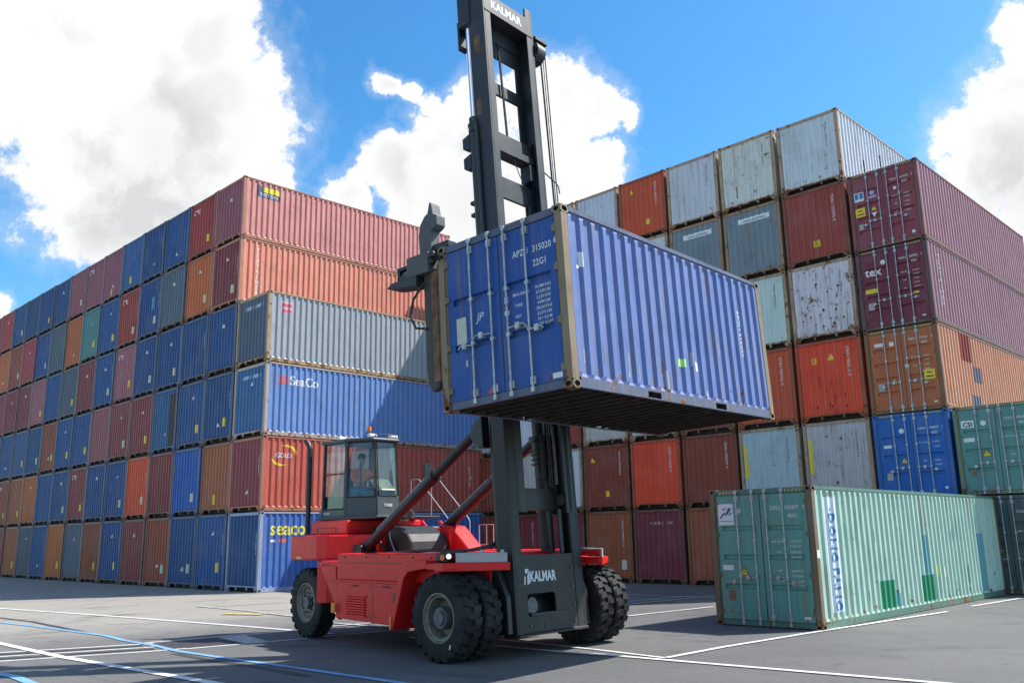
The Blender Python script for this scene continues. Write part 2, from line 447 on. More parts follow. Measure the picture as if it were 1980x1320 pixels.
# ------------------------------------------------------------------ ground
def asphalt():
    m, nt, b = newmat('asphalt'); N = NT(nt)
    g = N.n('ShaderNodeNewGeometry').outputs['Position']
    sep = N.n('ShaderNodeSeparateXYZ', {0: g})
    n1 = N.noise(g, .16, 6, .6); n2 = N.noise(g, 1.3, 7, .62); n3 = N.noise(g, 60, 3, .6); n4 = N.noise(g, 220, 2, .6)
    c = N.mix(N.ramp(n1, .36, .66), (.118, .116, .114, 1), (.160, .155, .147, 1))
    c = N.mix(N.m('MULTIPLY', N.ramp(n2, .5, .8), .35), c, (.065, .064, .065, 1))
    # paler beige tone towards the left block
    a = N.m('ADD', N.m('MULTIPLY', sep.outputs[0], -.60), N.m('MULTIPLY', sep.outputs[1], .80))
    wob = N.m('ADD', a, N.m('MULTIPLY', N.m('SUBTRACT', N.noise(g, .35, 5, .6), .5), 5.0))
    pale = N.m('MULTIPLY', N.ramp(wob, 19.0, 25.5), N.ramp(sep.outputs[0], -2.0, -6.5))
    c = N.mix(N.m('MULTIPLY', pale, .9), c, (.360, .330, .285, 1))
    # tyre tracks: long dark arcs
    w = N.n('ShaderNodeTexNoise', {'Vector': N.scale(g, (.9, .07, 1)), 'Scale': 1.0, 'Detail': 5, 'Roughness': .6}).outputs[0]
    c = N.mix(N.m('MULTIPLY', N.ramp(w, .56, .72), .22), c, (.05, .05, .052, 1))
    st = N.noise(g, .55, 8, .7)
    c = N.mix(N.m('MULTIPLY', N.ramp(st, .66, .74), .5), c, (.045, .044, .045, 1))
    # aggregate
    c = N.mix(N.m('MULTIPLY', N.ramp(n3, .45, .75), .30), c, (.19, .185, .18, 1))
    c = N.mix(N.m('MULTIPLY', N.ramp(n4, .52, .8), .45), c, (.035, .035, .035, 1))
    m5 = N.noise(g, 14, 6, .7); c = N.mix(N.m('MULTIPLY', N.ramp(m5, .46, .70), .42), c, (.055, .054, .055, 1))
    m6 = N.noise(g, 5.0, 8, .72); c = N.mix(N.m('MULTIPLY', N.ramp(m6, .60, .70), .40), c, (.21, .20, .185, 1))
    oil = N.noise(g, .9, 4, .5); c = N.mix(N.m('MULTIPLY', N.ramp(oil, .68, .73), .55), c, (.035, .034, .035, 1))
    wp = N.n('ShaderNodeTexNoise', {'Vector': g, 'Scale': .8, 'Detail': 6, 'Roughness': .6})
    wv = N.n('ShaderNodeVectorMath', {0: g, 1: wp.outputs['Color']}, operation='ADD').outputs[0]
    vo = N.n('ShaderNodeTexVoronoi', {'Vector': wv, 'Scale': .16}, feature='DISTANCE_TO_EDGE').outputs['Distance']
    crk = N.m('MULTIPLY', N.ramp(vo, .010, .003), N.ramp(N.noise(g, .3, 3, .5), .48, .58)); c = N.mix(N.m('MULTIPLY', crk, .18), c, (.03, .03, .03, 1))
    # laying joints of the paving lanes
    jx = N.m('ADD', N.m('MULTIPLY', sep.outputs[0], .7019), N.m('MULTIPLY', sep.outputs[1], .7123))
    jt = N.m('ABSOLUTE', N.m('SUBTRACT', N.m('FRACT', N.m('DIVIDE', N.m('ADD', jx, N.m('MULTIPLY', n2, .05)), 3.7)), .5))
    c = N.mix(N.m('MULTIPLY', N.ramp(jt, .0055, .002), .45), c, (.045, .045, .046, 1))
    # rubber scrubbed off in turns: broken arcs round two centres
    for cx_, cy_, k_ in ((-6.0, 6.0, 1.15), (9.0, 4.0, .9)):
        dd = N.n('ShaderNodeVectorMath', {0: g}, operation='DISTANCE'); dd.inputs[1].default_value = (cx_, cy_, 0)
        ar = N.m('ABSOLUTE', N.m('SUBTRACT', N.m('FRACT', N.m('MULTIPLY', N.m('ADD', dd.outputs['Value'], N.m('MULTIPLY', n1, 1.4)), k_ * .31)), .5))
        c = N.mix(N.m('MULTIPLY', N.m('MULTIPLY', N.ramp(ar, .085, .03), N.ramp(N.noise(g, .5, 5, .6), .48, .66)), .40), c, (.035, .035, .036, 1))
    nt.links.new(c, b.inputs['Base Color'])
    nt.links.new(N.m('ADD', .68, N.m('MULTIPLY', n2, .25)), b.inputs['Roughness'])
    b.inputs['Specular IOR Level'].default_value = .35
    bp = N.n('ShaderNodeBump', {'Strength': .35, 'Distance': .008, 'Height': N.m('ADD', n3, n4)}); nt.links.new(bp.outputs[0], b.inputs['Normal'])
    return m
def roadpaint(name, rgb, keep=.9):
    m, nt, b = newmat(name); N = NT(nt)
    g = N.n('ShaderNodeNewGeometry').outputs['Position']
    n = N.noise(g, 9, 8, .7); n2 = N.noise(g, 1.2, 5, .6); n3 = N.noise(g, 70, 3, .6)
    wear = N.m('ADD', N.ramp(n, .46, .66, 0, .6), N.ramp(n2, .45, .75, 0, .5), True)
    wear = N.m('ADD', N.m('MULTIPLY', wear, 1.15 - keep + .35), N.m('MULTIPLY', N.ramp(n3, .55, .8), .3), True)
    c = N.mix(wear, rgb + (1,), (.13, .125, .12, 1))
    nt.links.new(c, b.inputs['Base Color']); b.inputs['Roughness'].default_value = .7; b.inputs['Specular IOR Level'].default_value = .3
    return m
M['asphalt'] = asphalt()
M['linewhite'] = roadpaint('road_paint_white', (.72, .71, .69), .95)
M['linefaint'] = roadpaint('road_paint_faint', (.50, .49, .47), .5)
M['lineblue'] = roadpaint('road_paint_blue', (.20, .42, .68), .72)
M['linedark'] = roadpaint('dark_ground_mark', (.045, .045, .052), .8)  # dark tone for the stripes and the patch on the asphalt
M['lineyellow'] = roadpaint('road_paint_yellow', (.62, .48, .16), .4)
gm = MB().add([(-400, -200, 0), (400, -200, 0), (400, 600, 0), (-400, 600, 0)], [(0, 1, 2, 3)])
ground = link('ground', gm.mesh('ground', [M['asphalt']])); ground['kind'] = 'structure'
ground['label'] = 'grey asphalt yard'
_lz = [0.004]
def line(pts, w, mat, name='painted_line'):
    """a painted stripe following pts, a sheet just above the asphalt"""
    pts = [Vector((p[0], p[1])) for p in pts]; k = len(pts); L, Rr = [], []
    for i, p in enumerate(pts):
        d = (pts[min(i + 1, k - 1)] - pts[max(i - 1, 0)]).normalized(); nrm = Vector((-d.y, d.x))
        L.append(p + nrm * w / 2); Rr.append(p - nrm * w / 2)
    z = _lz[0]; _lz[0] += .0006
    vs = [(p.x, p.y, z) for p in L] + [(p.x, p.y, z) for p in Rr]
    fs = [(k + i, k + i + 1, i + 1, i) for i in range(k - 1)]
    o = link(name, MB().add(vs, fs).mesh(name, [mat]), ground)
    return o
LN = dict(
    W1=[(-22, 33.2), (-16.47, 29.13), (-11.52, 25.53), (-5.99, 21.31), (-3.9, 19.6)],
    B1=[(-18, 27.7), (-13.51, 23.97), (-12.05, 22.77), (-10.94, 21.83), (-9.85, 20.85), (-9.08, 20.2), (-8.14, 19.08), (-7.09, 18.05), (-6.27, 17.07), (-5.25, 16.16), (-4.29, 15.33), (-2.83, 14.04), (-1.44, 12.8), (1.5, 10.1)],
    D1=[(-18.5, 28.9), (-14.37, 25.47), (-12.78, 24.11), (-11.0, 22.2), (-9.67, 20.72)],
    D2=[(-6.23, 16.78), (-5.09, 15.62), (-4.18, 14.86), (-3.1, 13.77)],
    W2=[(-16.5, 24.5), (-10.62, 18.92), (-8.17, 16.55), (-4.27, 13.2), (-1, 10.2)],
    T1=[(-13, 15.9), (-9.76, 17.41), (-7.74, 18.27), (-7.3, 18.5)],
    T2=[(-12.4, 15.4), (-9.4, 16.79), (-7.02, 17.88)],
    T3=[(-12, 14.7), (-9.03, 16.13), (-6.75, 17.21), (-6.29, 17.53)],
    T4=[(-7.6, 18.50), (-6.26, 19.54), (-5.43, 20.11), (-4.6, 20.85)],
    T5=[(-6.26, 17.45), (-5.12, 18.26), (-4.25, 18.93), (-2.6, 20.3)],
    W3=[(-2.2, 18.7), (-0.35, 16.97), (0.71, 16.01), (1.54, 15.43), (3.13, 14.1), (5.88, 11.84), (9, 9.2)],
    W3b=[(-1.9, 19.4), (0.19, 17.44), (1.35, 16.2), (2.38, 14.98)],
    W4=[(2.41, 15.0), (3.62, 16.23), (6.29, 18.62), (10.36, 22.10)],
    W5=[(11.62, 23.43), (14.09, 25.65)],
    W6=[(-.5, 19.7), (2.72, 22.47), (5.31, 24.74)],
    Z1=[(1.0, 25.2), (3.86, 27.6), (5.6, 29.0)], Z2=[(1.4, 24.6), (4.2, 27.0), (6.6, 29.2)],
    Z3=[(3.0, 30.6), (6.05, 28.0), (8, 26.3)],
    A1=[(-9.97, 28.46), (-7.92, 26.47), (-6.17, 24.44), (-4.6, 22.9)], A2=[(-9.62, 28.0), (-7.52, 29.59)],
    FL=[(-26, 38.0), (-20.6, 40.6)], FL2=[(-28, 43.3), (-22.7, 46.0)],
    U1=[(-4.6, 20.9), (-2.2, 22.9)], U2=[(-4.4, 22.0), (-2.3, 20.2)])
for k in ('D1', 'D2'): line(LN[k], .16, M['linedark'])
ds = link('dark_patch', MB().add([(x, y, .0035) for x, y in [(-7.49, 18.38), (-6.19, 19.40), (-5.26, 18.37), (-6.5, 17.50)]], [(0, 3, 2, 1)]).mesh('dark_patch', [M['linedark']]), ground)
for k in ('T1', 'T2', 'T3', 'T4', 'T5'): line(LN[k], .11, M['linewhite'])
line([(-12.6, 15.65), (-9.58, 17.1), (-7.35, 18.08)], .20, M['linedark']); line([(-12.2, 15.05), (-9.2, 16.46), (-6.9, 17.53)], .20, M['linedark'])
link('pale_patch', MB().add([(x, y, .0105) for x, y in [(-6.26, 19.23), (-5.83, 19.66), (-4.96, 18.41), (-5.31, 18.1)]], [(0, 3, 2, 1)]).mesh('pale_patch', [M['linefaint']]), ground)
_lz[0] = .012
for k, w in (('B1', .13),): line(LN[k], w, M['lineblue'])
line([(-14.5, 19.6), (-8.59, 14.94), (-7.68, 14.2), (-6.92, 13.36), (-5, 11)], .16, M['lineblue'])
for k, w in (('W1', .15), ('W2', .17), ('W3', .14), ('W3b', .10), ('W4', .12), ('W5', .11), ('W6', .11)): line(LN[k], w, M['linewhite'])
for k in ('Z1', 'Z2', 'Z3', 'A1', 'A2', 'FL', 'FL2', 'U1', 'U2'): line(LN[k], .13, M['linefaint'])
line([(-8.1, 25.3), (-6.88, 24.89)], .35, M['lineyellow'])

# ------------------------------------------------------------------ shipping containers
W_ = 2.438; HW = W_ / 2
def corrugation(s0, s1, pitch, fo, sl, dep):
    """fold positions and depths of a corrugated panel between s0 and s1 (outer flats at both ends)"""
    n = max(1, round((s1 - s0 - fo * pitch) / pitch)); p = (s1 - s0) / (n + fo)
    o = fo * p; sw = sl * p; inn = p - o - 2 * sw
    br = [(s0, 0.0)]; x = s0
    for i in range(n):
        br += [(x + o, 0.0), (x + o + sw, dep), (x + o + sw + inn, dep), (x + p, 0.0)]; x += p
    br.append((s1, 0.0)); return br
def depth_fn(br):
    def f(x):
        if x <= br[0][0]: return br[0][1]
        for (a, da), (b, db) in zip(br, br[1:]):
            if x <= b: return da + (db - da) * ((x - a) / (b - a) if b > a else 0)
        return br[-1][1]
    return f
END_BR = corrugation(-1.075, 1.075, .262, .36, .17, .042); END_D = depth_fn(END_BR)
_sd = {}
def side_prof(L):
    if L not in _sd:
        br = corrugation(.155, L - .155, .282, .28, .16, .045); _sd[L] = (br, depth_fn(br))
    return _sd[L]
def casting(mb, cx, cy, cz, sx, sy, sz):
    """corner casting occupying cx..cx+sx*.162 etc., with oval sockets in its outer faces (mi 0 steel, 1 dark)"""
    dx, dy, dz = .162 * sx, .178 * sy, .118 * sz
    def face(o, u, v, w, hw, hh):
        # o corner, u and v face edges, w inward; an oval hole in the middle
        n = 12; rim = []; ov = []
        o = Vector(o); u = Vector(u); v = Vector(v); w = Vector(w)
        c = o + u / 2 + v / 2; un = u.normalized(); vn = v.normalized()
        for i in range(n):
            t = 2 * math.pi * i / n; ct, st = math.cos(t), math.sin(t)
            ov.append(c + un * ct * hw + vn * st * hh)
            k = 1 / max(abs(ct), abs(st)); rim.append(c + u * .5 * ct * k + v * .5 * st * k)
        inn = [p + w * .03 for p in ov]
        vs = rim + ov + inn
        fs = [(i, (i + 1) % n, n + (i + 1) % n, n + i) for i in range(n)]
        nrm = (vs[1] - vs[0]).cross(vs[n] - vs[0])
        if nrm.dot(w) > 0: fs = [f[::-1] for f in fs]
        mb.add(vs[:2 * n], fs, 0)
        fw = [(n + i, n + (i + 1) % n, 2 * n + (i + 1) % n, 2 * n + i) for i in range(n)] + [tuple(range(2 * n, 3 * n))]
        mb.add(vs, fw, 1)
    X, Y, Z = (dx, 0, 0), (0, dy, 0), (0, 0, dz)
    o = (cx, cy, cz)
    face(o, Z, Y, Vector((sx, 0, 0)), .040, .062)          # outer x face
    face(o, X, Z, Vector((0, sy, 0)), .045, .035)          # outer y face
    face(o, X, Y, Vector((0, 0, sz)), .035, .055)          # top or bottom face
    mb.add([(cx + dx, cy, cz), (cx + dx, cy + dy, cz), (cx + dx, cy + dy, cz + dz), (cx + dx, cy, cz + dz)], [(0, 1, 2, 3)], 0)
    mb.add([(cx, cy + dy, cz), (cx + dx, cy + dy, cz), (cx + dx, cy + dy, cz + dz), (cx, cy + dy, cz + dz)], [(0, 1, 2, 3)], 0)
    mb.add([(cx, cy, cz + dz), (cx + dx, cy, cz + dz), (cx + dx, cy + dy, cz + dz), (cx, cy + dy, cz + dz)], [(0, 1, 2, 3)], 0)
_fm = {}
def post_piece(f, L, H, sx, end):
    g = .003; y0, sy = ((-g, 1), (L + g, -1))[end]
    for z0, sz in ((0, 1), (H, -1)): casting(f, sx * (HW + g), y0, z0, -sx, sy, sz)
    ya, yb = (0, .14) if sy > 0 else (L - .14, L)
    f.box(sx * HW, sx * (HW - .12), ya, yb, .118, H - .118)
    f.box(sx * (HW - .12), sx * (HW - .15), ya + .03 if sy > 0 else ya, yb if sy > 0 else yb - .03, .118, H - .118)
def post_mesh(L, H, sx, end):
    key = ('post', L, H, sx, end)
    if key not in _fm:
        f = MB(); post_piece(f, L, H, sx, end); _fm[key] = f.mesh('corner_post', [M['paint'], M['dark']])
    return _fm[key]
def frame_mesh(L, H, pockets, door, posts=True):
    key = (L, H, pockets, door, posts)
    if key in _fm: return _fm[key]
    f = MB()
    for sx in (-1, 1):
        if posts:
            for end in (0, 1): post_piece(f, L, H, sx, end)
        # top and bottom side rails
        f.box(sx * HW, sx * (HW - .06), .178, L - .178, H - .075, H - .012)
        segs = [(.178, L - .178)]
        if pockets:
            c = L / 2; segs = [(.178, c - 1.205), (c - .845, c + .845), (c + 1.205, L - .178)]
            for a_, b_ in ((c - 1.205, c - .845), (c + .845, c + 1.205)):
                f.box(sx * HW, sx * (HW - .05), a_, b_, .125, .16)
                f.box(sx * (HW - .30), sx * (HW - .31), a_, b_, .012, .125, 1)
                f.box(sx * HW, sx * (HW - .05), a_ - .0, b_, .012, .028)
        for a_, b_ in segs:
            f.box(sx * HW, sx * (HW - .006), a_, b_, .014, .158)
            f.box(sx * (HW - .006), sx * (HW - .05), a_, b_, .014, .022)
            f.box(sx * (HW - .006), sx * (HW - .05), a_, b_, .150, .158)
    for yy, s in ((0, 1), (L, -1)):
        dd = door and s > 0
        # header and sill; the sill stands off the corner castings on lugs
        f.box(-HW + .159, HW - .159, yy + .012 * s, yy + .075 * s, H - .125, H - .018)
        if dd:
            f.box(-HW + .159, HW - .159, yy + .012 * s, yy + .09 * s, .02, .125)
        else:
            f.prism([(-HW + .159, .118), (-HW + .159, .02), (-HW + .21, .02), (-HW + .33, .172), (HW - .33, .172), (HW - .21, .02), (HW - .159, .02), (HW - .159, .225), (-HW + .159, .225)],
                    yy + .014 * s, yy + .08 * s, 'y')
            for lx in (-.42, .38): f.prism([(lx - .045, .173), (lx + .045, .173), (lx + .03, .06), (lx - .03, .06)], yy + .020 * s, yy + .06 * s, 'y')
    _fm[key] = f.mesh('frame', [M['paint'], M['dark']]); return _fm[key]
_cm = {}
def end_mesh(L, H, far):
    key = ('e', L, H, far)
    if key not in _cm:
        mb = MB(); z0, z1 = .215, H - .12
        vs = []; zs = (z0, z0 + .05, z1 - .05, z1)
        for zi, z in enumerate(zs):
            for x, d in END_BR:
                dd = d if zi in (1, 2) else .02
                vs.append((x, (.022 + dd) if not far else L - (.022 + dd), z))
        n = len(END_BR); fs = []
        for k in range(3):
            for i in range(n - 1):
                q = (k * n + i, k * n + i + 1, (k + 1) * n + i + 1, (k + 1) * n + i); fs.append(q[::-1] if far else q)
        mb.add(vs, fs); _cm[key] = mb.mesh('end_wall', [M['paint']])
    return _cm[key]
def side_mesh(L, H, sx):
    key = ('s', L, H, sx)
    if key not in _cm:
        mb = MB(); br, _ = side_prof(L); z0, z1 = .158, H - .074; n = len(br); vs = []
        zs = (z0, z0 + .06, z1 - .06, z1)
        for zi, z in enumerate(zs):
            for y, d in br: vs.append((sx * (HW - .008 - (d if zi in (1, 2) else .018)), y, z))
        fs = []
        for k in range(3):
            for i in range(n - 1):
                q = (k * n + i, k * n + i + 1, (k + 1) * n + i + 1, (k + 1) * n + i); fs.append(q if sx > 0 else q[::-1])
        mb.add(vs, fs)
        # wall strip between the corner post and the first fold
        for a_, b_ in ((.14, .155), (L - .155, L - .14)): mb.box(sx * (HW - .010), sx * (HW - .02), a_, b_, z0, z1)
        _cm[key] = mb.mesh('side_wall', [M['paint']])
    return _cm[key]
def roof_mesh(L, H):
    key = ('r', L, H)
    if key not in _cm:
        mb = MB(); br = corrugation(.075, L - .075, .30, .4, .15, .02); n = len(br)
        vs = [(x, y, H - .022 - d) for x in (-HW + .06, HW - .06) for y, d in br]
        mb.add(vs, [(i + 1, i, n + i, n + i + 1) for i in range(n - 1)]); _cm[key] = mb.mesh('roof', [M['paint']])
    return _cm[key]
def floor_mesh(L, near):
    key = ('f', L, near)
    if key not in _cm:
        mb = MB(); mb.box(-HW + .052, HW - .052, .09, L - .09, .145, .165, 1)
        n = int(L / .305) if near else 6
        for i in range(n):
            y = .25 + (L - .5) * i / (n - 1); mb.box(-HW + .052, HW - .052, y - .004, y + .004, .03, .145)
            mb.box(-HW + .052, HW - .052, y - .004, y + .04, .022, .030)
        _cm[key] = mb.mesh('floor', [M['under'], M['plywood']])
    return _cm[key]
DOOR_Y = .030
def door_mesh(H, sx, npan):
    key = ('d', H, sx, npan)
    if key not in _cm:
        mb = MB(); z0, z1 = .135, H - .135; x0, x1 = .012, 1.062; y = DOOR_Y; yr = y + .050; bx = .11
        fx0, fx1 = x0 + .13, x1 - bx
        mb.box(sx * x0, sx * fx0, y, y + .055, z0, z1); mb.box(sx * fx1, sx * x1, y, y + .055, z0, z1)
        zt, zb = z1 - .10, z0 + .07
        mb.box(sx * fx0, sx * fx1, y + .001, y + .055, zt, z1); mb.box(sx * fx0, sx * fx1, y + .001, y + .055, z0, zb)
        # panels stand at frame level, the folds between them are sunk
        prof = [(zb, y)]
        for i in range(1, npan):
            zc = zb + (zt - zb) * i / npan; prof += [(zc - .055, y), (zc - .038, yr), (zc + .030, yr), (zc + .055, y)]
        prof.append((zt, y)); n = len(prof)
        vs = [(sx * fx0, yy, z) for z, yy in prof] + [(sx * fx1, yy, z) for z, yy in prof]
        fs = [(i, n + i, n + i + 1, i + 1) for i in range(n - 1)]
        if sx < 0: fs = [f[::-1] for f in fs]
        mb.add(vs, fs); _cm[key] = mb.mesh('door', [M['paint']])
        # sealing strip
        g = MB(); g.box(sx * .0, sx * .016, y + .006, y + .05, z0, z1); g.box(sx * (x1 - .002), sx * (x1 + .012), y + .008, y + .05, z0, z1)
        _cm[key + ('g',)] = g.mesh('door_gasket', [M['black']])
    return _cm[key], _cm[key + ('g',)]
BARS = (.155, .545)
def bar_mesh(H, x):
    key = ('b', H, x)
    if key not in _cm:
        mb = MB(); y = -.020; mb.cyl((x, y, .05), (x, y, H - .045), .0165, 10)
        for z in (.075, H - .07): mb.box(x - .030, x + .030, -.034, .012, z - .035, z + .035)      # cam keepers
        for z in (.20, H - .21): mb.box(x - .045, x + .045, -.012, DOOR_Y, z - .055, z + .055)        # bearings
        for z in (H * .36, H * .62): mb.box(x - .035, x + .035, -.030, DOOR_Y, z - .025, z + .025)
        _cm[key] = mb.mesh('locking_bar', [M['galv']], 40)
    return _cm[key]
def handle_mesh(x0, x1, z):
    key = ('h', x0, x1, z)
    if key not in _cm:
        mb = MB(); y = -.045; mb.tube([(x0, y + .02, z), (x0 + (x1 - x0) * .15, y, z + .01), (x0 + (x1 - x0) * .85, y, z + .03), (x1, y, z - .02)], .012, 6)
        c = x0 + (x1 - x0) * .55; mb.box(c - .04, c + .04, y - .012, DOOR_Y, z - .03, z + .06); mb.cyl((c, y - .02, z + .01), (c, y + .02, z + .01), .03, 8)
        _cm[key] = mb.mesh('handle', [M['galv']], 40)
    return _cm[key]
def hinge_mesh(sx, z):
    key = ('hi', sx, z)
    if key not in _cm:
        mb = MB(); mb.box(sx * 1.03, sx * 1.125, .006, .032, z - .045, z + .045); mb.cyl((sx * 1.088, .004, z - .06), (sx * 1.088, .004, z + .06), .018, 8)
        _cm[key] = mb.mesh('hinge', [M['paint']], 40)
    return _cm[key]

WHITE = (.74, .74, .72, 1); YEL = (.80, .60, .05, 1); BLK = (.02, .02, .02, 1); PALE = (.60, .60, .42, 1)
def end_decal(root, parts, color, name='lettering', lift=.004, far=False):
    vs, fs = drape(parts, [b for b, _ in END_BR], END_D, lambda x, z, d: (x, .022 + d - lift, z))
    mb = MB().add(vs, fs); return link(name, mb.mesh(name, [M['print']]), root, None, color)
def side_decal(root, L, parts, color, name='lettering', lift=.004):
    """parts laid on the +x long wall; u runs along y"""
    br, dfn = side_prof(L)
    vs, fs = drape(parts, [b for b, _ in br], dfn, lambda y, z, d: (HW - .008 - d + lift, y, z))
    return link(name, MB().add(vs, fs).mesh(name, [M['print']]), root, None, color)
def flat_decal(parent, parts, color, name='lettering', y=DOOR_Y - .004):
    vs, fs = drape(parts, None, None, lambda x, z, d: (x, y, z))
    return link(name, MB().add(vs, fs).mesh(name, [M['print']]), parent, None, color)

def container(label, mat, L, H, color, rust, front='end', group=None, sx_scale=1.0, near=False, frame_color=None, npan=4, sides=None, name='shipping_container', bars=BARS, rail_color=None):
    root = thing(name, label, 'container', mat @ Matrix.Diagonal((sx_scale, 1, 1, 1)), group)
    base = tuple(color) + (rust,)
    fc = frame_color or (tuple(c * .8 + .02 for c in color) + (min(1, rust + .35),))
    split = near or front == 'door'
    link('frame', frame_mesh(L, H, near and L < 7, front == 'door', not split), root, None, (rail_color or fc) if split else fc)
    if split:
        for sx in (-1, 1):
            for end in (0, 1): link('corner_post', post_mesh(L, H, sx, end), root, None, fc)
    side_c = (tuple(sides) + (rust,)) if sides else base  # sides: sun-facing wall made lighter, sunlight and chalky fading put into its colour
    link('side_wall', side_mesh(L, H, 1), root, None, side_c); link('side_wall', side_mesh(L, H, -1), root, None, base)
    link('roof', roof_mesh(L, H), root, None, base)
    link('floor', floor_mesh(L, near), root)
    link('end_wall', end_mesh(L, H, True), root, None, base)
    parts = {'root': root}
    if front == 'end':
        parts['end'] = link('end_wall', end_mesh(L, H, False), root, None, base)
    else:
        for sx, k in ((-1, 'dl'), (1, 'dr')):
            dm, gk = door_mesh(H, sx, npan); d = link('door', dm, root, None, base); parts[k] = d
            link('door_gasket', gk, d)
            for bx in bars: link('locking_bar', bar_mesh(H, round(sx * bx, 3)), d)
            link('handle', handle_mesh(round(sx * bars[0], 3), round(sx * (bars[0] + .36), 3), 1.00), d)
            link('handle', handle_mesh(round(sx * bars[1], 3), round(sx * (bars[1] + .27), 3), .90), d)
            for z in (.30, H * .37, H * .66, H - .32): link('hinge', hinge_mesh(sx, round(z, 3)), d, None, fc)
    return parts

T = text2d
def at(p, du, dv): return (p[0], p[1], du, dv)
def vnum(s, size=.12, ang=-math.pi / 2):
    vs, fs = text2d(s, size, .01); return (rot2(vs, ang), fs)
def stacked(s, size, step, bold=.02, squeeze=1.0):
    out = []
    for i, ch in enumerate(s):
        if ch == ' ': continue
        out.append(at(text2d(ch, size, bold, squeeze), 0, -i * step))
    return out

# ------------------------------------------------------------------ the two blocks of stacked containers
PAL = dict(
    blue=(.018, .076, .235), blue2=(.034, .120, .29), navy=(.022, .055, .150), slate=(.085, .115, .155), steel=(.14, .17, .19),
    maroon=(.250, .042, .052), mauve=(.330, .105, .135), brown=(.280, .062, .032), orange=(.520, .135, .035), rust=(.390, .110, .045),
    bright=(.760, .090, .030), red=(.400, .050, .042), cobalt=(.018, .105, .43), teal=(.090, .240, .250), pink=(.36, .05, .07))
WORD = dict(blue='blue', blue2='pale blue', navy='navy blue', slate='slate grey', steel='grey blue', maroon='maroon', mauve='faded plum', brown='brown red',
            orange='orange', rust='rusty orange', bright='vivid orange', red='red', cobalt='cobalt blue', teal='teal', pink='pinkish red')
ORD = ['first', 'second', 'third', 'fourth', 'fifth', 'sixth', 'seventh', 'eighth', 'ninth', 'tenth', 'eleventh', 'twelfth', 'thirteenth', 'fourteenth', 'fifteenth']
TIER = ['top tier', 'second tier down', 'third tier down', 'fourth tier down', 'fifth tier down', 'bottom tier']

L_A, L_B, L_W = -31.65, 17.93, 2.654
L_Z = [17.9887, 15.1179, 12.0834, 9.1016, 6.0839, 3.0947, 0.0]
# decal codes: y yellow plate low, Y yellow plate low left, t small pale mark, c white carrier logo top left, v vertical number, s pale patch, w dotted band along the top
LEFT = [
    (1, 'mauve:t red:cy blue:t blue:t blue2:Y mauve:Yt mauve:c mauve:y blue:t blue:y navy blue:y red:t maroon:'),
    (1, 'maroon:yt orange:yt slate:t blue:ysv red:cy blue:yt teal:yt orange:t slate: blue:y pink:t brown:y orange:t red:'),
    (0, 'slate:w blue:t blue: blue:yt blue:yt mauve:cy blue:yt maroon:t slate:y blue: mauve:y maroon:t maroon:t maroon: blue:'),
    (0, 'blue2:wt blue:ytv blue:yt blue2:txv maroon:ty maroon:ty mauve: blue:y blue:yt brown:yt blue:y blue2:y blue:t blue:t maroon:'),
    (0, 'maroon:tv rust:Y cobalt:y maroon: bright:y blue:yt blue:t maroon:cy blue:ty blue: orange:t rust:y brown:cy maroon: blue:'),
    (0, 'blue:v blue:tyv blue:ty brown:yt maroon:t blue:yt brown:y slate:t orange:y blue:t slate:t rust:y maroon: blue: brown:')]
LEN40 = 12.192
rk = random.Random(21)
def decorate(pt, codes, H, rr):
    root = pt['root']
    for c in codes:
        dx = rr.uniform(-.06, .06); dz = rr.uniform(-.08, .08)
        if c == 'y': end_decal(root, [at(rect2(.24, .36), .52 + dx, .62 + dz)], PALE if rr.random() < .6 else YEL, 'csc_plate')
        if c == 'Y': end_decal(root, [at(rect2(.22, .40), -.10 + dx, .34 + dz)], YEL, 'warning_sticker')
        if c == 't': end_decal(root, [at(tri2(.20), .08 + dx, H * rr.choice((.70, .72, .25)) + dz)], (.70, .68, .60, 1), 'warning_sticker')
        if c == 'c': end_decal(root, [at(T('CTC', .34, .03), -.62, H - .62)], WHITE, 'lettering')
        if c == 'v': end_decal(root, [at(vnum('CAXU %06d 4' % rr.randrange(100000, 999999), .115), .86, H * .60)], WHITE, 'lettering')
        if c == 's': end_decal(root, [at(rect2(.42, .62), .30, 1.35)], (.10, .26, .42, 1), 'paint_patch')
        if c == 'w':
            for i in range(8): end_decal(root, [at(rect2(.10, .14), -.62 + i * .19, H - .55)], (.45, .55, .68, 1), 'mark')
        if c == 'x': end_decal(root, [at(rect2(.62, 2.35), .74, .27)], (.060, .045, .042, 1), 'stained_panel')
SUNLIT_SIDECOL = {(0, 1): (.64, .255, .225), (1, 1): (.74, .265, .175), (2, 0): (.36, .385, .41), (3, 0): (.150, .27, .56), (4, 0): (.52, .105, .075), (5, 0): (.060, .150, .44)}  # lit tone of the yard-facing walls, painted in on top of chalky fading
left_corner = {}
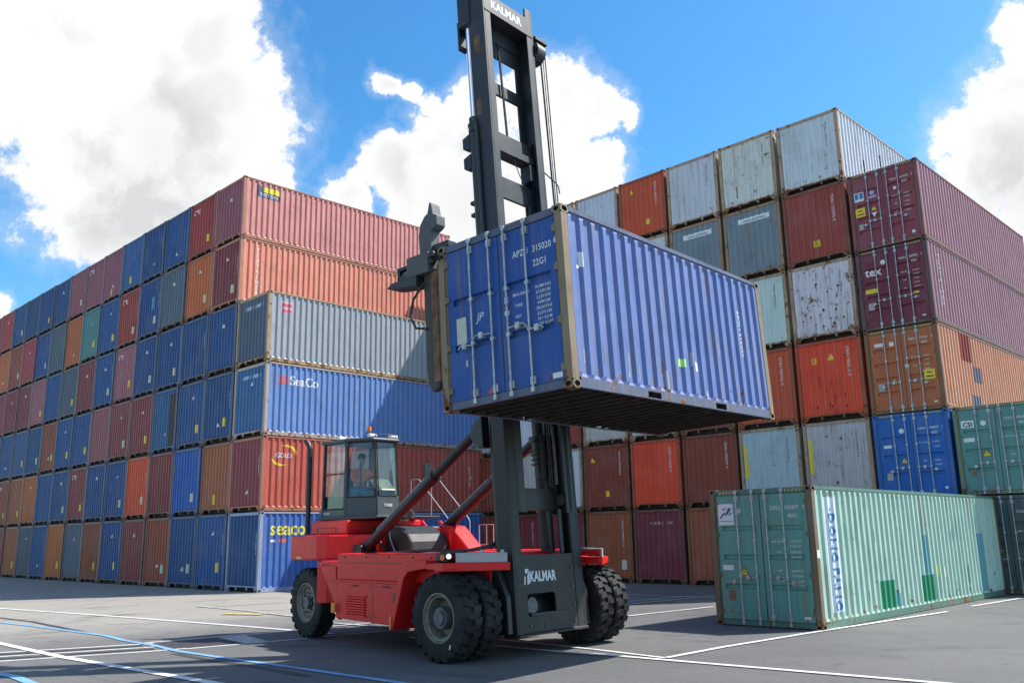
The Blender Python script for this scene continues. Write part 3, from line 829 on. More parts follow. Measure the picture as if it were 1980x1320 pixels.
for row, (k0, spec) in enumerate(LEFT):
    z0 = L_Z[row + 1]; H = L_Z[row] - L_Z[row + 1]
    for i, item in enumerate(spec.split()):
        k = k0 + i
        cn, codes = (item.split(':') + [''])[:2]
        col = PAL[cn]; j = rk.uniform(.85, 1.15); col = tuple(min(1, c * j * rk.uniform(.93, 1.07)) for c in col)
        rz = -PHI + R(rk.uniform(-.12, .12))
        p = AB(L_A - (k + .5) * L_W, L_B + rk.uniform(-.03, .04), z0)
        extra = {'c': ' with white logo', 'Y': ' with yellow sticker', 's': ' with pale patch', 'w': ' with dotted band'}
        ex = next((extra[c] for c in codes if c in extra), '')
        lab = f'{WORD[cn]} container{ex}, {ORD[k]} column of left block, {TIER[row]}'
        m = TR(p, rz) @ Matrix.Diagonal((1, 1, (H - .012) / 2.896, 1))
        rust = rk.uniform(.18, .55)
        pt = container(lab, m, LEN40, 2.896, col, rust, 'end', 'containers stacked in the left block', 1.062,
                       frame_color=tuple(c * .55 + .055 for c in col) + (rk.uniform(.30, .75),), sides=SUNLIT_SIDECOL.get((row, k)))
        decorate(pt, codes + ('v' if 'v' not in codes and (k * 7 + row * 5) % 4 == 0 else ''), 2.896, rk)
        if i == 0: left_corner[row] = pt

# frame colours and print on the long sides that face the yard
def recolor(pt, part, col):
    for ch in pt['root'].children:
        if ch.name.split('.')[0] == part: ch.color = col
for r_, c_ in ((0, (.42, .17, .12, .5)), (1, (.45, .20, .13, .5)), (2, (.42, .30, .17, .72)), (3, (.46, .38, .33, .62)), (4, (.42, .15, .10, .55)), (5, (.30, .36, .50, .45))):
    recolor(left_corner[r_], 'frame', c_)
H_ = 2.896
r0 = left_corner[0]['root']
side_decal(r0, LEN40, [at(rect2(1.15, .55), 1.25, 2.08)], (.10, .10, .16, 1), 'logo_panel')
side_decal(r0, LEN40, [at(rect2(.85, .26), 1.38, 2.34)], YEL, 'logo_panel', .008)
side_decal(r0, LEN40, [at(T('TRITON', .25, .01), 1.24, 2.12)], WHITE, 'lettering', .009)
r1 = left_corner[1]['root']
side_decal(r1, LEN40, [(a, b, c + .86, d + 2.35) for a, b, c, d in stacked('TEXTAINER', .27, .235, .01)], WHITE, 'lettering')
r2 = left_corner[2]['root']
side_decal(r2, LEN40, [at(rect2(.55, .50), .86, 2.05)], (.62, .42, .46, 1), 'logo_panel')
side_decal(r2, LEN40, [at(rect2(.45, .10), .86, 2.10), at(rect2(.45, .12), .86, 2.33)], (.68, .12, .18, 1), 'logo_panel', .008)
r3 = left_corner[3]['root']
side_decal(r3, LEN40, [at(T('GE', .46, .02), .78, 2.08)], (.75, .13, .09, 1), 'lettering')
side_decal(r3, LEN40, [at(T('SeaCo', .52, .022), 1.80, 2.06)], WHITE, 'lettering')
r4 = left_corner[4]['root']
def ring_arc(cx, cz, r, a0, a1, w, n=12, flat=.62):
    vs = []
    for i in range(n + 1):
        t = a0 + (a1 - a0) * i / n; ww = w * math.sin(math.pi * (i + .35) / (n + .7))
        vs += [(cx + (r - ww / 2) * math.cos(t), cz + (r - ww / 2) * math.sin(t) * flat), (cx + (r + ww / 2) * math.cos(t), cz + (r + ww / 2) * math.sin(t) * flat)]
    return (vs, [(2 * i, 2 * i + 1, 2 * i + 3, 2 * i + 2) for i in range(n)], 0, 0)
side_decal(r4, LEN40, [ring_arc(.92, 2.10, .52, -2.9, -1.2, .14), ring_arc(1.02, 2.22, .52, -.1, 1.9, .14)], YEL, 'logo_swoosh')
side_decal(r4, LEN40, [at(T('GOLD', .26, .01), .97, 2.07)], WHITE, 'lettering')
r5 = left_corner[5]['root']
side_decal(r5, LEN40, [at(T('seaco', .72, .012), 1.28, 2.04)], (.88, .74, .06, 1), 'lettering')
side_decal(r5, LEN40, [at(rect2(.22, .09), .60, 1.78)], WHITE, 'label'); side_decal(r5, LEN40, [at(rect2(.40, .06), 1.75, 1.80)], WHITE, 'label')
side_decal(r5, LEN40, [at(rect2(.34, .13), 1.05, 1.76)], (.66, .14, .10, 1), 'lettering')
side_decal(left_corner[4]['root'], LEN40, [at(vnum('GLDU 704 226 1', .15), 11.1, 1.6)], WHITE, 'lettering')
side_decal(left_corner[4]['root'], LEN40, [at(tri2(.22), 11.25, 1.55)], YEL, 'warning_sticker')

R_A, R_B, R_W = -12.30, 29.80, 2.57
R_Z = [17.2275, 14.3814, 11.5032, 8.6263, 5.7283, 2.9393, 0.0]
PAL.update(white=(.62, .67, .70), wrust=(.64, .67, .66), lgrey=(.45, .50, .56), cream=(.50, .50, .48), greys=(.19, .26, .30), ored=(.60, .09, .035), obrown=(.38, .095, .035), dred=(.27, .050, .028), plum=(.22, .032, .048), vivid=(.78, .070, .025), sred=(.33, .060, .045))
WORD.update(white='weathered white', wrust='rust spotted white', lgrey='light grey', cream='streaky cream grey', greys='faded grey blue', ored='orange red', obrown='orange brown', dred='brown red', plum='dark maroon', vivid='vivid red', sred='dull red')
# right block, column 0 is its near corner; (colour, rust, decals)
RIGHT = [
    'white:.58:v wrust:.64:vd white:.56:v ored:.30:yV white:.55: white:.4: lgrey:.4: white:.4:',
    'sred:.34:Vyt greys:.66:b greys:.52:b white:.5:k lgrey:.4: dred:.3: blue:.2: dred:.3:',
    'wrust:.74:v white:.36:vZ greys:.3: dred:.3: lgrey:.4: dred:.3: red:.3: blue:.3:',
    'vivid:.38:VfT ored:.28:V dred:.3: cream:.4: cream:.50: sred:.3:T white:.35: lgrey:.4:',
    'cream:.70:vZ lgrey:.48:vZ dred:.40:V vivid:.16:V dred:.30:VtT white:.38:v cream:.5: dred:.4:',
    'dred:.3: dred:.3: obrown:.36: plum:.22:B obrown:.34:Vp plum:.25:V plum:.3:V dred:.4:']
rr = random.Random(5)
right = {}
for row, spec in enumerate(RIGHT):
    z0 = R_Z[row + 1]; H = R_Z[row] - R_Z[row + 1]
    for k, item in enumerate(spec.split()):
        cn, rust, codes = item.split(':')
        col = tuple(min(1, c * rr.uniform(.94, 1.06)) for c in PAL[cn])
        p = AB(R_A - (k + .5) * R_W, R_B + rr.uniform(-.03, .03), z0)
        ex = {'d': ' with rust stains', 'b': ' with white band', 'B': ' with spaced lettering', 'f': ' with rust holes', 'V': ' with vertical number', 'p': ' with white plate'}
        e = next((ex[c] for c in codes if c in ex), '')
        lab = f'{WORD[cn]} container{e}, {ORD[k]} column of right block, {TIER[row]}'
        m = TR(p, -PHI + R(rr.uniform(-.15, .15))) @ Matrix.Diagonal((1, 1, (H - .010) / 2.896, 1))
        fcol = tuple(c * .22 + q for c, q in zip(col, (.30, .165, .065))) + (.80,) if cn in ('white', 'wrust', 'cream', 'lgrey', 'greys') else tuple(c * .45 + q for c, q in zip(col, (.05, .035, .02))) + (.75,)
        pt = container(lab, m, LEN40, 2.896, col, float(rust), 'end', 'containers stacked in the right block', 1.0, frame_color=fcol)
        right[(row, k)] = pt; root = pt['root']; dz = rr.uniform(-.05, .05)
        for c in codes:
            if c == 'v': end_decal(root, [at(vnum('TEXU %06d 2' % rr.randrange(100000, 999999), .15), .66, 2.0)], (.12, .16, .20, 1), 'lettering')
            if c == 'V': end_decal(root, [at(vnum('CAIU %06d 0' % rr.randrange(100000, 999999), .165), .66, 2.0 + dz)], WHITE, 'lettering')
            if c == 'y': end_decal(root, [at(rect2(.20, .24), -.05 if row else .25, .62)], YEL, 'csc_plate')
            if c == 'y' and row == 0: end_decal(root, [at(tri2(.24), -.55, 2.25)], YEL, 'warning_sticker')
            if c == 't': end_decal(root, [at(rect2(.20, .26), .0, .60)] if row else [at(tri2(.2), .6, .6)], YEL, 'warning_sticker')
            if c == 'T': end_decal(root, [at(tri2(.26), -.75 if row > 3 else .10, 2.15)], YEL, 'warning_sticker')
            if c == 'f': end_decal(root, [at(T('SI', .32, .02), -.55, 2.06)], YEL, 'lettering')
            if c == 'b': end_decal(root, [at(rect2(1.35, .21), .10, 2.29)], (.78, .80, .80, 1), 'text_band')
            if c == 'b': end_decal(root, [at(T('CHINA SHIPPING', .13, .01), .10, 2.33)], (.10, .14, .18, 1), 'lettering', .008)
            if c == 'B': end_decal(root, [at(T(ch, .17, .01), -.36 + i * .19, 2.28) for i, ch in enumerate('HANJIN')], (.62, .55, .55, 1), 'lettering')
            if c == 'Z': end_decal(root, [at(rect2(.13, 1.25), -.99, 1.0)], YEL, 'hazard_strip')
            if c == 'p': end_decal(root, [at(rect2(.26, .38), .72, .52)], (.66, .62, .50, 1), 'csc_plate')
            if c == 'k': end_decal(root, [at(disc2(.05, 8), -.1, 2.35), at(disc2(.05, 8), .1, 2.2)], BLK, 'mark')
            if c == 'd': end_decal(root, [at(rect2(.05, .5), -.5, .5)], (.18, .08, .04, 1), 'rust_run')
# dark holes and runs rusted through the vivid red and the spotted white ends
for key, spots in (((3, 0), [(-.42, 1.55), (.02, 1.40), (-.17, 1.08), (.10, .80), (.50, .86), (-.55, .50), (.0, .48), (.52, .46), (.1, .35), (.62, 2.25), (.74, 1.75), (-.1, .6)]),
                   ((2, 0), [(-.75, 1.7), (-.60, 1.3), (.25, 2.3), (.2, 1.75), (.5, 1.2), (.45, 1.05), (-.15, .95), (.25, .75), (.35, .55), (-.05, .5), (-.35, .6), (.7, .7), (.6, 1.9), (-.5, .9), (.1, .35), (-.2, 2.1), (-.8, .8), (.0, 1.1)])):
    pts_ = []
    for (x, z) in spots:
        r_ = rr.uniform(.022, .05); d = disc2(r_, 9); d = ([(a * rr.uniform(.6, 1.3), b * rr.uniform(.8, 1.6)) for a, b in d[0]], d[1])
        pts_.append(at(d, x, z)); ln = rr.uniform(.08, .3); pts_.append(at(rect2(.012, ln), x, z - ln))
    end_decal(right[key]['root'], pts_, (.055, .025, .015, 1), 'rust_hole', .005)

# the door-end columns beside the right block's corner
def door_text(pt, y0, num, code, rows, small=True, size=.105):
    d = pt['dr']
    vs = [at(T(num[0], size, .012, .9), .36, y0), at(T(num[1], size, .012, .9), .74, y0), at(T(num[2], size, .012, .9), 1.0, y0 + .01), at(T(code, size, .012, .9), .74, y0 - .17)]
    flat_decal(d, vs, WHITE)
    if rows:
        l = []
        for z, a_, b_ in rows:
            if a_: l.append(at(T(a_, .060, .008, .9), .37, z))
            if b_: l.append(at(T(b_, .060, .008, .9), .76, z))
        flat_decal(d, l, WHITE)
def door_marks(pt, marks):
    for kind, door, x, z, s in marks:
        d = pt[door]
        if kind == 'disc': flat_decal(d, [at(disc2(s), x, z)], WHITE, 'label')
        if kind == 'tri':
            flat_decal(d, [at(tri2(s), x, z)], BLK, 'warning_sticker', DOOR_Y - .003); flat_decal(d, [at(tri2(s * .80), x, z + s * .05)], YEL, 'warning_sticker', DOOR_Y - .006)
            flat_decal(d, [at(rect2(s * .07, s * .3), x, z + s * .24)], BLK, 'warning_sticker', DOOR_Y - .008)
        if kind == 'wtri': flat_decal(d, [([(-s / 2, s * .87), (0, 0), (s / 2, s * .87)], [(0, 1, 2)], x, z)], WHITE, 'warning_sticker')
        if kind == 'yel': flat_decal(d, [at(rect2(s, s * .95), x, z)], YEL, 'warning_sticker'); flat_decal(d, [at(rect2(s * .7, s * .12), x, z + s * .2), at(rect2(s * .5, s * .10), x, z + s * .6)], BLK, 'warning_sticker', DOOR_Y - .006)
        if kind == 'yband': flat_decal(d, [at(rect2(s, s * .36), x, z)], YEL, 'warning_sticker')
        if kind == 'plate': flat_decal(d, [at(rect2(s, s * 1.25), x, z)], (.40, .40, .38, 1), 'csc_plate')
        if kind == 'white': flat_decal(d, [at(rect2(s, s * .40), x, z)], WHITE, 'label')
        if kind == 'brown': flat_decal(d, [at(rect2(s, s * 1.3), x, z)], (.25, .13, .08, 1), 'rust_patch')
def hazard(pt, H):
    for sx in (-1, 1):
        l = []
        for i in range(5):
            x = sx * (HW - .26 - i * .085); l.append(([(x - .02, H - .105), (x + .02, H - .105), (x + .045, H - .045), (x + .005, H - .045)], [(0, 1, 2, 3)], 0, 0))
        flat_decal(pt['root'], l, (.50, .40, .12, 1), 'hazard_stripe', .008)
DC = []
def door_container(row, k, col, rust, npan, label, side=None, fc=None):
    H = R_Z[row] - R_Z[row + 1]
    p = AB(R_A - (k + .5) * R_W, R_B + rr.uniform(-.02, .02) - .02, R_Z[row + 1])
    pt = container(label, TR(p, -PHI) @ Matrix.Diagonal((1, 1, (H - .010) / 2.896, 1)), LEN40, 2.896, col, rust, 'door', 'containers with doors facing the yard', 1.0, npan=npan, sides=side, frame_color=fc)
    hazard(pt, 2.896); return pt
D1 = door_container(1, -1, (.26, .050, .072), .34, 5, 'maroon container doors with blue and yellow stickers, uppermost of the door column', (.47, .235, .255), (.20, .075, .065, .5))
door_text(D1, 2.32, ('TCKU', '601072', '2'), '45G1', [(1.72, 'MAX.GR', '32,500KG'), (1.60, '', '71,650LB'), (1.42, 'TARE', '3,700KG'), (1.28, '', '8,157LB'), (1.10, 'NET', '28,800KG')])
door_marks(D1, [('yel', 'dl', -.86, 1.28, .34), ('tri', 'dl', -.38, 1.40, .24), ('wtri', 'dl', -.38, 1.16, .20), ('plate', 'dl', -.88, .80, .16), ('disc', 'dr', .40, 2.02, .06), ('disc', 'dr', .86, .30, .06)])
flat_decal(D1['dl'], [at(rect2(.34, .34), -.86, 1.86)], WHITE, 'logo_panel'); flat_decal(D1['dl'], [at(rect2(.28, .22), -.86, 1.95)], (.03, .16, .42, 1), 'logo_panel', DOOR_Y - .007)
flat_decal(D1['dl'], [at(T('S', .24, .02), -.86, 1.97)], WHITE, 'lettering', DOOR_Y - .010)
flat_decal(D1['dl'], [at(disc2(.09, 10), -.40, 2.08), at(rect2(.30, .08), -.40, 1.88)], (.42, .40, .62, 1), 'logo_panel')
side_decal(D1['root'], LEN40, [at(vnum('TCKU 601072 2', .17), .75, 1.9)], WHITE)
D2 = door_container(2, -1, (.175, .026, .050), .25, 5, 'dark maroon container doors lettered tex in white, second of the door column', (.45, .225, .25), (.13, .06, .06, .5))
door_text(D2, 2.34, ('TXGU', '507872', '2'), '45G1', [(1.85, 'MAX.GR', '32,500KG'), (1.72, '', '71,650LB'), (1.56, 'TARE', '3,750KG'), (1.42, '', '8,270LB'), (1.28, 'NET', '28,750KG')])
flat_decal(D2['dl'], [at(T('tex', .42, .02), -.66, 1.96)], WHITE)
door_marks(D2, [('disc', 'dl', -.30, 2.38, .085), ('yband', 'dl', -.78, 1.34, .42), ('plate', 'dl', -.84, .74, .20), ('yband', 'dr', .70, 1.06, .18), ('white', 'dr', .86, .24, .12)])
side_decal(D2['root'], LEN40, [(a, b, c + 1.0, d + 2.35) for a, b, c, d in stacked('TEXTAINER', .24, .21, .01)], WHITE)
D3 = door_container(3, -1, (.46, .125, .045), .28, 5, 'orange brown container doors with yellow square sticker, third of the door column', (.72, .30, .17), (.24, .11, .05, .6))
door_text(D3, 2.40, ('CBHU', '171441', '0'), '45G1', [(1.80, 'MAX.GR', '32,500KG'), (1.66, '', '71,650LB'), (1.50, 'TARE', '3,900KG'), (1.36, '', '8,600LB')])
door_marks(D3, [('disc', 'dl', -.32, 2.36, .085), ('white', 'dl', -.75, 2.32, .30), ('tri', 'dl', -.35, .98, .26), ('plate', 'dl', -.80, .80, .20), ('yel', 'dr', .80, 1.02, .34), ('white', 'dr', .90, .24, .12), ('disc', 'dr', .12, 1.55, .07)])
side_decal(D3['root'], LEN40, [(a, b, c + 1.1, d + 2.45) for a, b, c, d in stacked('CHINA SHIPPING', .23, .165, .01)], WHITE)
side_decal(D3['root'], LEN40, [at(rect2(1.0, 1.0), 2.6, 1.85)], (.33, .055, .035, 1), 'paint_patch')
for q_ in (at(rect2(.75, .55), 3.5, 1.2), at(rect2(.85, .40), 3.1, .30), at(rect2(.9, .45), 7.6, .30)): side_decal(D3['root'], LEN40, [q_], (.20, .17, .22, 1), 'paint_patch')
D4 = door_container(4, -1, (.010, .115, .430), .12, 4, 'clean bright blue container doors, fourth of the door column above the green container', None, (.03, .12, .36, .35))
door_text(D4, 2.28, ('CBHU', '908097', '1'), '45G1', [(1.82, 'MAX GROSS', '32,500KG'), (1.66, '', '71,650LB'), (1.20, 'NET', '28,600KG'), (1.06, '', '63,050LB')])
door_marks(D4, [('disc', 'dl', -.30, 2.28, .085), ('white', 'dl', -.80, 1.72, .26), ('tri', 'dl', -.30, 1.18, .24), ('plate', 'dl', -.82, .62, .20), ('disc', 'dr', .92, .30, .05)])
D5 = door_container(5, -1, (.08, .22, .22), .3, 4, 'green container doors mostly hidden behind the standing green container, foot of the door column', None, None)
D6 = door_container(4, -2, (.105, .265, .245), .36, 4, 'teal container doors with boxed logo, at right edge above the dark green one', None, (.16, .20, .14, .7))
door_text(D6, 2.36, ('CCLU', '652203', '7'), '45G1', [(1.80, 'MAX GROSS', '30,480KG'), (1.66, '', '67,200LB'), (1.22, 'TARE', '3,920KG'), (1.08, '', '8,640LB')])
flat_decal(D6['dl'], [at(rect2(.38, .24), -.82, 2.18)], WHITE, 'logo_panel'); flat_decal(D6['dl'], [at(T('CSI', .20, .025), -.82, 2.22)], BLK, 'lettering', DOOR_Y - .007)
door_marks(D6, [('disc', 'dl', -.36, 2.30, .085), ('white', 'dl', -.82, 1.72, .32), ('tri', 'dl', -.36, 1.22, .28), ('brown', 'dl', -.78, .60, .16)])
D7 = door_container(5, -2, (.050, .095, .105), .3, 4, 'dark green container doors at right edge on the ground behind the green container', None, (.05, .09, .08, .6))
door_text(D7, 2.36, ('CCLU', '418830', '5'), '45G1', [(1.80, 'MAX GROSS', '30,480KG'), (1.66, '', '67,200LB')])
door_marks(D7, [('tri', 'dl', -.36, 1.22, .24), ('white', 'dl', -.82, 1.72, .3)])

# ------------------------------------------------------------------ green container standing on the yard
G_YAW = .768512
gx = Vector((-math.cos(G_YAW), math.sin(G_YAW), 0))
gc = Vector((6.1432, 18.4976, 0)) + gx * 1.219
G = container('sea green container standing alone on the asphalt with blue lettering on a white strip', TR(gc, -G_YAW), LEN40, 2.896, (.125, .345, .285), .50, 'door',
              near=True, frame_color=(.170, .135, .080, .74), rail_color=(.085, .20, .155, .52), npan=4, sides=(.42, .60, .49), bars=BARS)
hazard(G, 2.896)
flat_decal(G['dl'], [at(rect2(.38, .46), -.84, 2.12)], (.72, .74, .76, 1), 'logo_panel')
flat_decal(G['dl'], [([(-.93, 2.47), (-.80, 2.49), (-.88, 2.44)], [(0, 1, 2)], 0, 0), ([(-.76, 2.50), (-.69, 2.47), (-.80, 2.34), (-.86, 2.33)], [(0, 1, 2, 3)], 0, 0), ([(-.90, 2.38), (-.82, 2.40), (-.97, 2.26), (-1.0, 2.27)], [(0, 1, 2, 3)], 0, 0), ([(-.72, 2.38), (-.66, 2.40), (-.74, 2.33), (-.78, 2.34)], [(0, 1, 2, 3)], 0, 0), at(rect2(.32, .012), -.84, 2.20)], (.08, .10, .22, 1), 'logo_mark', DOOR_Y - .008)
door_marks(G, [('tri', 'dl', -.48, 1.05, .24), ('white', 'dl', -.86, 1.16, .26), ('brown', 'dl', -.80, .52, .17), ('white', 'dr', .90, .20, .14)])
flat_decal(G['dl'], [at(disc2(.055), -.52, 2.42)], WHITE, 'label'); flat_decal(G['dl'], [at(T('D', .08, .01), -.52, 2.395)], (.1, .3, .28, 1), 'lettering', DOOR_Y - .008)
door_text(G, 2.42, ('DFSU', '505877', '0'), '45G1', [(1.74, 'MAX GROSS', '32,500 KGS'), (1.64, '', '71,650 LBS'), (1.52, 'TARE', '3,900 KGS'), (1.42, '', '8,600 LBS'), (1.14, 'NET', '28,600 KGS'), (1.04, '', '63,050 LBS'), (.93, 'CU.CAP', '76.4 CU.M'), (.84, '', '2,700 CU.FT')], size=.115)
side_decal(G['root'], LEN40, [at(rect2(.50, 2.36), .84, .30)], (.72, .76, .80, 1), 'logo_panel', .004)
gl = [at((rot2(T('DONG FANG', .42, .008, .80)[0], -math.pi / 2), T('DONG FANG', .42, .008, .80)[1]), .71, 1.33)]
side_decal(G['root'], LEN40, gl, (.07, .22, .46, 1), 'lettering', .009)
side_decal(G['root'], LEN40, [at(tri2(.17), .84, 2.38)], (.07, .22, .46, 1), 'lettering', .009)
side_decal(G['root'], LEN40, [at(T('DFSU', .13, .012), .80, 2.68)], (.25, .30, .30, 1), 'lettering', .004)
side_decal(G['root'], LEN40, [at(rect2(.85, .62), 3.45, .20)], (.025, .27, .13, 1), 'paint_patch')
side_decal(G['root'], LEN40, [at(rect2(.95, .62), 6.05, .22)], (.025, .27, .13, 1), 'paint_patch')
for q_ in (at(rect2(.42, .95), 6.10, .86), at(rect2(.24, .28), 4.1, .22), at(rect2(.62, 1.60), 10.4, .20)): side_decal(G['root'], LEN40, [q_], (.13, .33, .36, 1), 'paint_patch', .003)
side_decal(G['root'], LEN40, [at(rect2(.13, .26), 7.25, .72)], (.75, .80, .80, 1), 'label'); side_decal(G['root'], LEN40, [at(rect2(.16, .3), 6.85, .76)], (.55, .68, .25, 1), 'label')
mpost = MB().box(HW + .0035, HW + .006, .012, .13, 1.42, 1.58); link('label', mpost.mesh('label', [M['white']]), G['root'])

# ------------------------------------------------------------------ blue container hanging in the lift truck
C_O = Vector((.8023, 11.4454, 3.8802)); C_YAW, C_PX, C_PY = -.715644, .013437, -.040804
CM = Matrix.Translation(C_O) @ (Matrix.Rotation(C_YAW, 4, 'Z') @ Matrix.Rotation(C_PX, 4, 'X') @ Matrix.Rotation(C_PY, 4, 'Y')) @ Matrix.Translation((-HW, 0, 0))
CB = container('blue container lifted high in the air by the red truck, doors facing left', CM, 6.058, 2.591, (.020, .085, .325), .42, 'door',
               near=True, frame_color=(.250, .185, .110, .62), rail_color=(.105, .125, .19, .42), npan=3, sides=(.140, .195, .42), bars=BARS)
H2 = 2.591
flat_decal(CB['dr'], [at(T('APZU', .135, .012, .86), .42, 2.03), at(T('315020', .135, .012, .86), .82, 2.03), at(T('6', .135, .012, .86), 1.06, 2.06), at(T('22G1', .135, .012, .86), .76, 1.82)], WHITE)
flat_decal(CB['dr'], [at(T('MAX.GROSS', .062, .010, .95), .40, 1.46), at(T('TARE', .062, .010), .34, 1.30), at(T('NET', .062, .010), .33, 1.14), at(T('CU.CAP', .062, .010), .37, .97)]
           + [at(T(s, .062, .010, .95), .80, 1.49 - i * .077) for i, s in enumerate(['30,480 KGS', '67,200 LBS', '2,220 KGS', '4,890 LBS', '28,260 KGS', '62,310 LBS', '33.1 CU.M', '1,170 CU.FT'])], WHITE)
flat_decal(CB['dr'], [at(rect2(.17, .075), .95, .17)], WHITE, 'label')
flat_decal(CB['dr'], [at(rect2(.075, .09), .115, 1.40), at(rect2(.09, .07), .115, 1.22)], WHITE, 'label'); flat_decal(CB['dr'], [at(rect2(.05, .05), .115, 1.42), at(rect2(.08, .04), .115, 1.31)], (.62, .08, .05, 1), 'label', DOOR_Y - .008)
flat_decal(CB['dl'], [at(rect2(.20, .40), -.80, .98)], (.58, .56, .47, 1), 'csc_plate')
flat_decal(CB['dl'], [at(T('JP', .17, .012, 1, .3), -.42, 1.26)], (.55, .62, .74, 1), 'logo_mark')
flat_decal(CB['dl'], [at(rect2(.03, .10), -.72, .62)], (.55, .56, .58, 1), 'scrape')
flat_decal(CB['dl'], [at((rot2(rect2(.22, .07)[0], .5), [(0, 1, 2, 3)]), -.20, .18)], (.50, .10, .12, 1), 'scrape')
side_decal(CB['root'], 6.058, [at(rect2(.17, .13), 2.95, .62)], (.42, .78, .22, 1), 'label'); side_decal(CB['root'], 6.058, [at(rect2(.15, .15), 3.40, .60)], WHITE, 'label')
side_decal(CB['root'], 6.058, [at(rect2(.07, .22), .42, 1.75), at(rect2(.05, .05), .36, 1.72)], WHITE, 'label')
rs = random.Random(11)
for i in range(26):
    y_ = rs.uniform(.3, 5.8); w_ = rs.uniform(.012, .05); h_ = rs.uniform(.06, .34)
    side_decal(CB['root'], 6.058, [at(rect2(w_, h_), y_, rs.choice((rs.uniform(.20, .45), rs.uniform(.25, 1.3))))], rs.choice(((.20, .19, .20, 1), (.33, .34, .38, 1), (.16, .10, .07, 1), (.42, .40, .42, 1))), 'scrape', .002)
for i in range(22):
    y_ = rs.uniform(.4, 11.6); w_ = rs.uniform(.012, .05); h_ = rs.uniform(.08, .5)
    side_decal(G['root'], LEN40, [at(rect2(w_, h_), y_, rs.choice((rs.uniform(.20, .5), rs.uniform(.3, 1.8))))], rs.choice(((.20, .33, .28, 1), (.15, .12, .07, 1), (.42, .52, .45, 1), (.10, .26, .25, 1))), 'scrape', .002)
side_decal(CB['root'], 6.058, [at(vnum('APZU 315020', .15), 5.10, 1.50)], (.70, .74, .82, 1), 'lettering'); side_decal(CB['root'], 6.058, [at(vnum('22G1', .13), 5.34, 1.15)], (.70, .74, .82, 1), 'lettering')

# ------------------------------------------------------------------ the red lift truck
A_O = Vector((2.78965, 13.73135, 0)); A_YAW = -.715644
AF = Vector((math.cos(A_YAW), math.sin(A_YAW), 0)); AS = Vector((-math.sin(A_YAW), math.cos(A_YAW), 0))
T_YAW = A_YAW - R(4.5)
TS = Vector((-math.sin(T_YAW), math.cos(T_YAW), 0))
TT = TR(A_O + AF * -3.64 + AS * .1 + TS * .1, T_YAW)
truck = thing('lift_truck', 'red container lift truck with tall grey mast holding up the blue container', 'forklift truck', TT)
TI = TT.inverted()
def tp(name, mb, mats, parent=truck, smooth=None, bev=None, mat=None):
    o = link(name, mb.mesh(name, mats, smooth), parent, mat)
    if bev: bevel(o, bev)
    return o

# chassis: centre frame, side beams, deck
c = MB()
c.box(-5.6, -.05, -.62, .62, .62, 1.50)
c.box(-4.0, -.10, -1.72, 1.72, 1.44, 1.56); 
for s in (-1, 1):
    c.box(-3.35, -.30, s * 1.78, s * 1.70, 1.22, 1.70)
    c.prism([(-3.35, s * 1.70), (.30, s * 1.70), (.74, s * 1.17), (-3.35, s * 1.10)], 1.60, 1.705, 'z')
    c.box(-.05, .30, s * .86, s * 1.15, .85, 1.60)
chassis = tp('chassis', c, [M['red']], bev=.02)
c = MB(); c.box(-3.0, -.02, -1.09, 1.09, 1.565, 1.690); tp('deck', c, [M['red']], bev=.01)
# fenders over the driving wheels
def fender(s):
    f = MB()
    out = s * 2.06; inn = s * 1.12
    f.prism([(-1.28, .46), (-1.20, .44), (-.90, 1.30), (-.78, 1.41), (-.30, 1.47), (-.30, 1.598), (-.86, 1.598), (-1.02, 1.36)], inn, out, 'y')
    f.prism([(-.302, out), (.20, out), (.70, inn + s * .04), (-.302, inn + s * .04)], 1.455, 1.552, 'z')
    return f
for s in (-1, 1):
    o = tp('fender', fender(s), [M['red']], bev=.012)
    g = MB(); g.prism([(-.06, s * 2.075), (.16, s * 2.075), (.79, s * 1.16), (.70, s * 1.14), (.14, s * 2.00), (-.06, s * 2.00)], 1.43, 1.562, 'z'); tp('fender_flange', g, [M['red']], o, bev=.008)
# amber side markers
def marker(x, y, z, w, h, m='yellowrefl'):
    g = MB(); g.box(x, x + w, y, y - .012, z, z + h); return tp('side_marker', g, [M[m]])
marker(-.42, -1.786, 1.46, .34, .055); marker(-5.35, -1.472, 1.585, .26, .045)
g = MB(); g.box(-1.262, -1.215, -2.065, -2.08, .46, .68); tp('side_marker', g, [M['amber']])
g = MB(); g.box(-3.38, -3.27, -1.86, -1.875, .62, .80); tp('side_marker', g, [M['amber']])

# side tank with ventilation grille and latch
for s in (-1, 1):
    g = MB(); g.prism([(-3.32, .52), (-1.36, .47), (-1.16, 1.20), (-3.52, 1.20)], s * .70, s * 1.80, 'y'); tk = tp('side_tank', g, [M['red']], bev=.02)
    if s < 0:
        g = MB(); g.box(-3.55, -1.15, -1.79, -1.82, 1.185, 1.225); tp('tank_lid', g, [M['red']], tk, bev=.006)
        for i in range(8):
            g = MB(); z = .60 + i * .045; g.prism([(-1.803, z), (-1.832, z - .012), (-1.832, z + .006), (-1.803, z + .022)], -2.98, -2.36, 'x'); tp('louvre', g, [M['red']], tk)
        g = MB()
        g.box(-3.02, -2.32, -1.80, -1.812, .565, .60); g.box(-3.02, -2.32, -1.80, -1.812, .95, .975); tp('grille_frame', g, [M['red']], tk)
        g = MB(); g.box(-1.52, -1.42, -1.80, -1.808, .86, 1.03); tp('latch', g, [M['black']], tk)
        g = MB(); g.box(-2.15, -2.142, -1.80, -1.803, .52, 1.18); tp('panel_seam', g, [M['black']], tk)
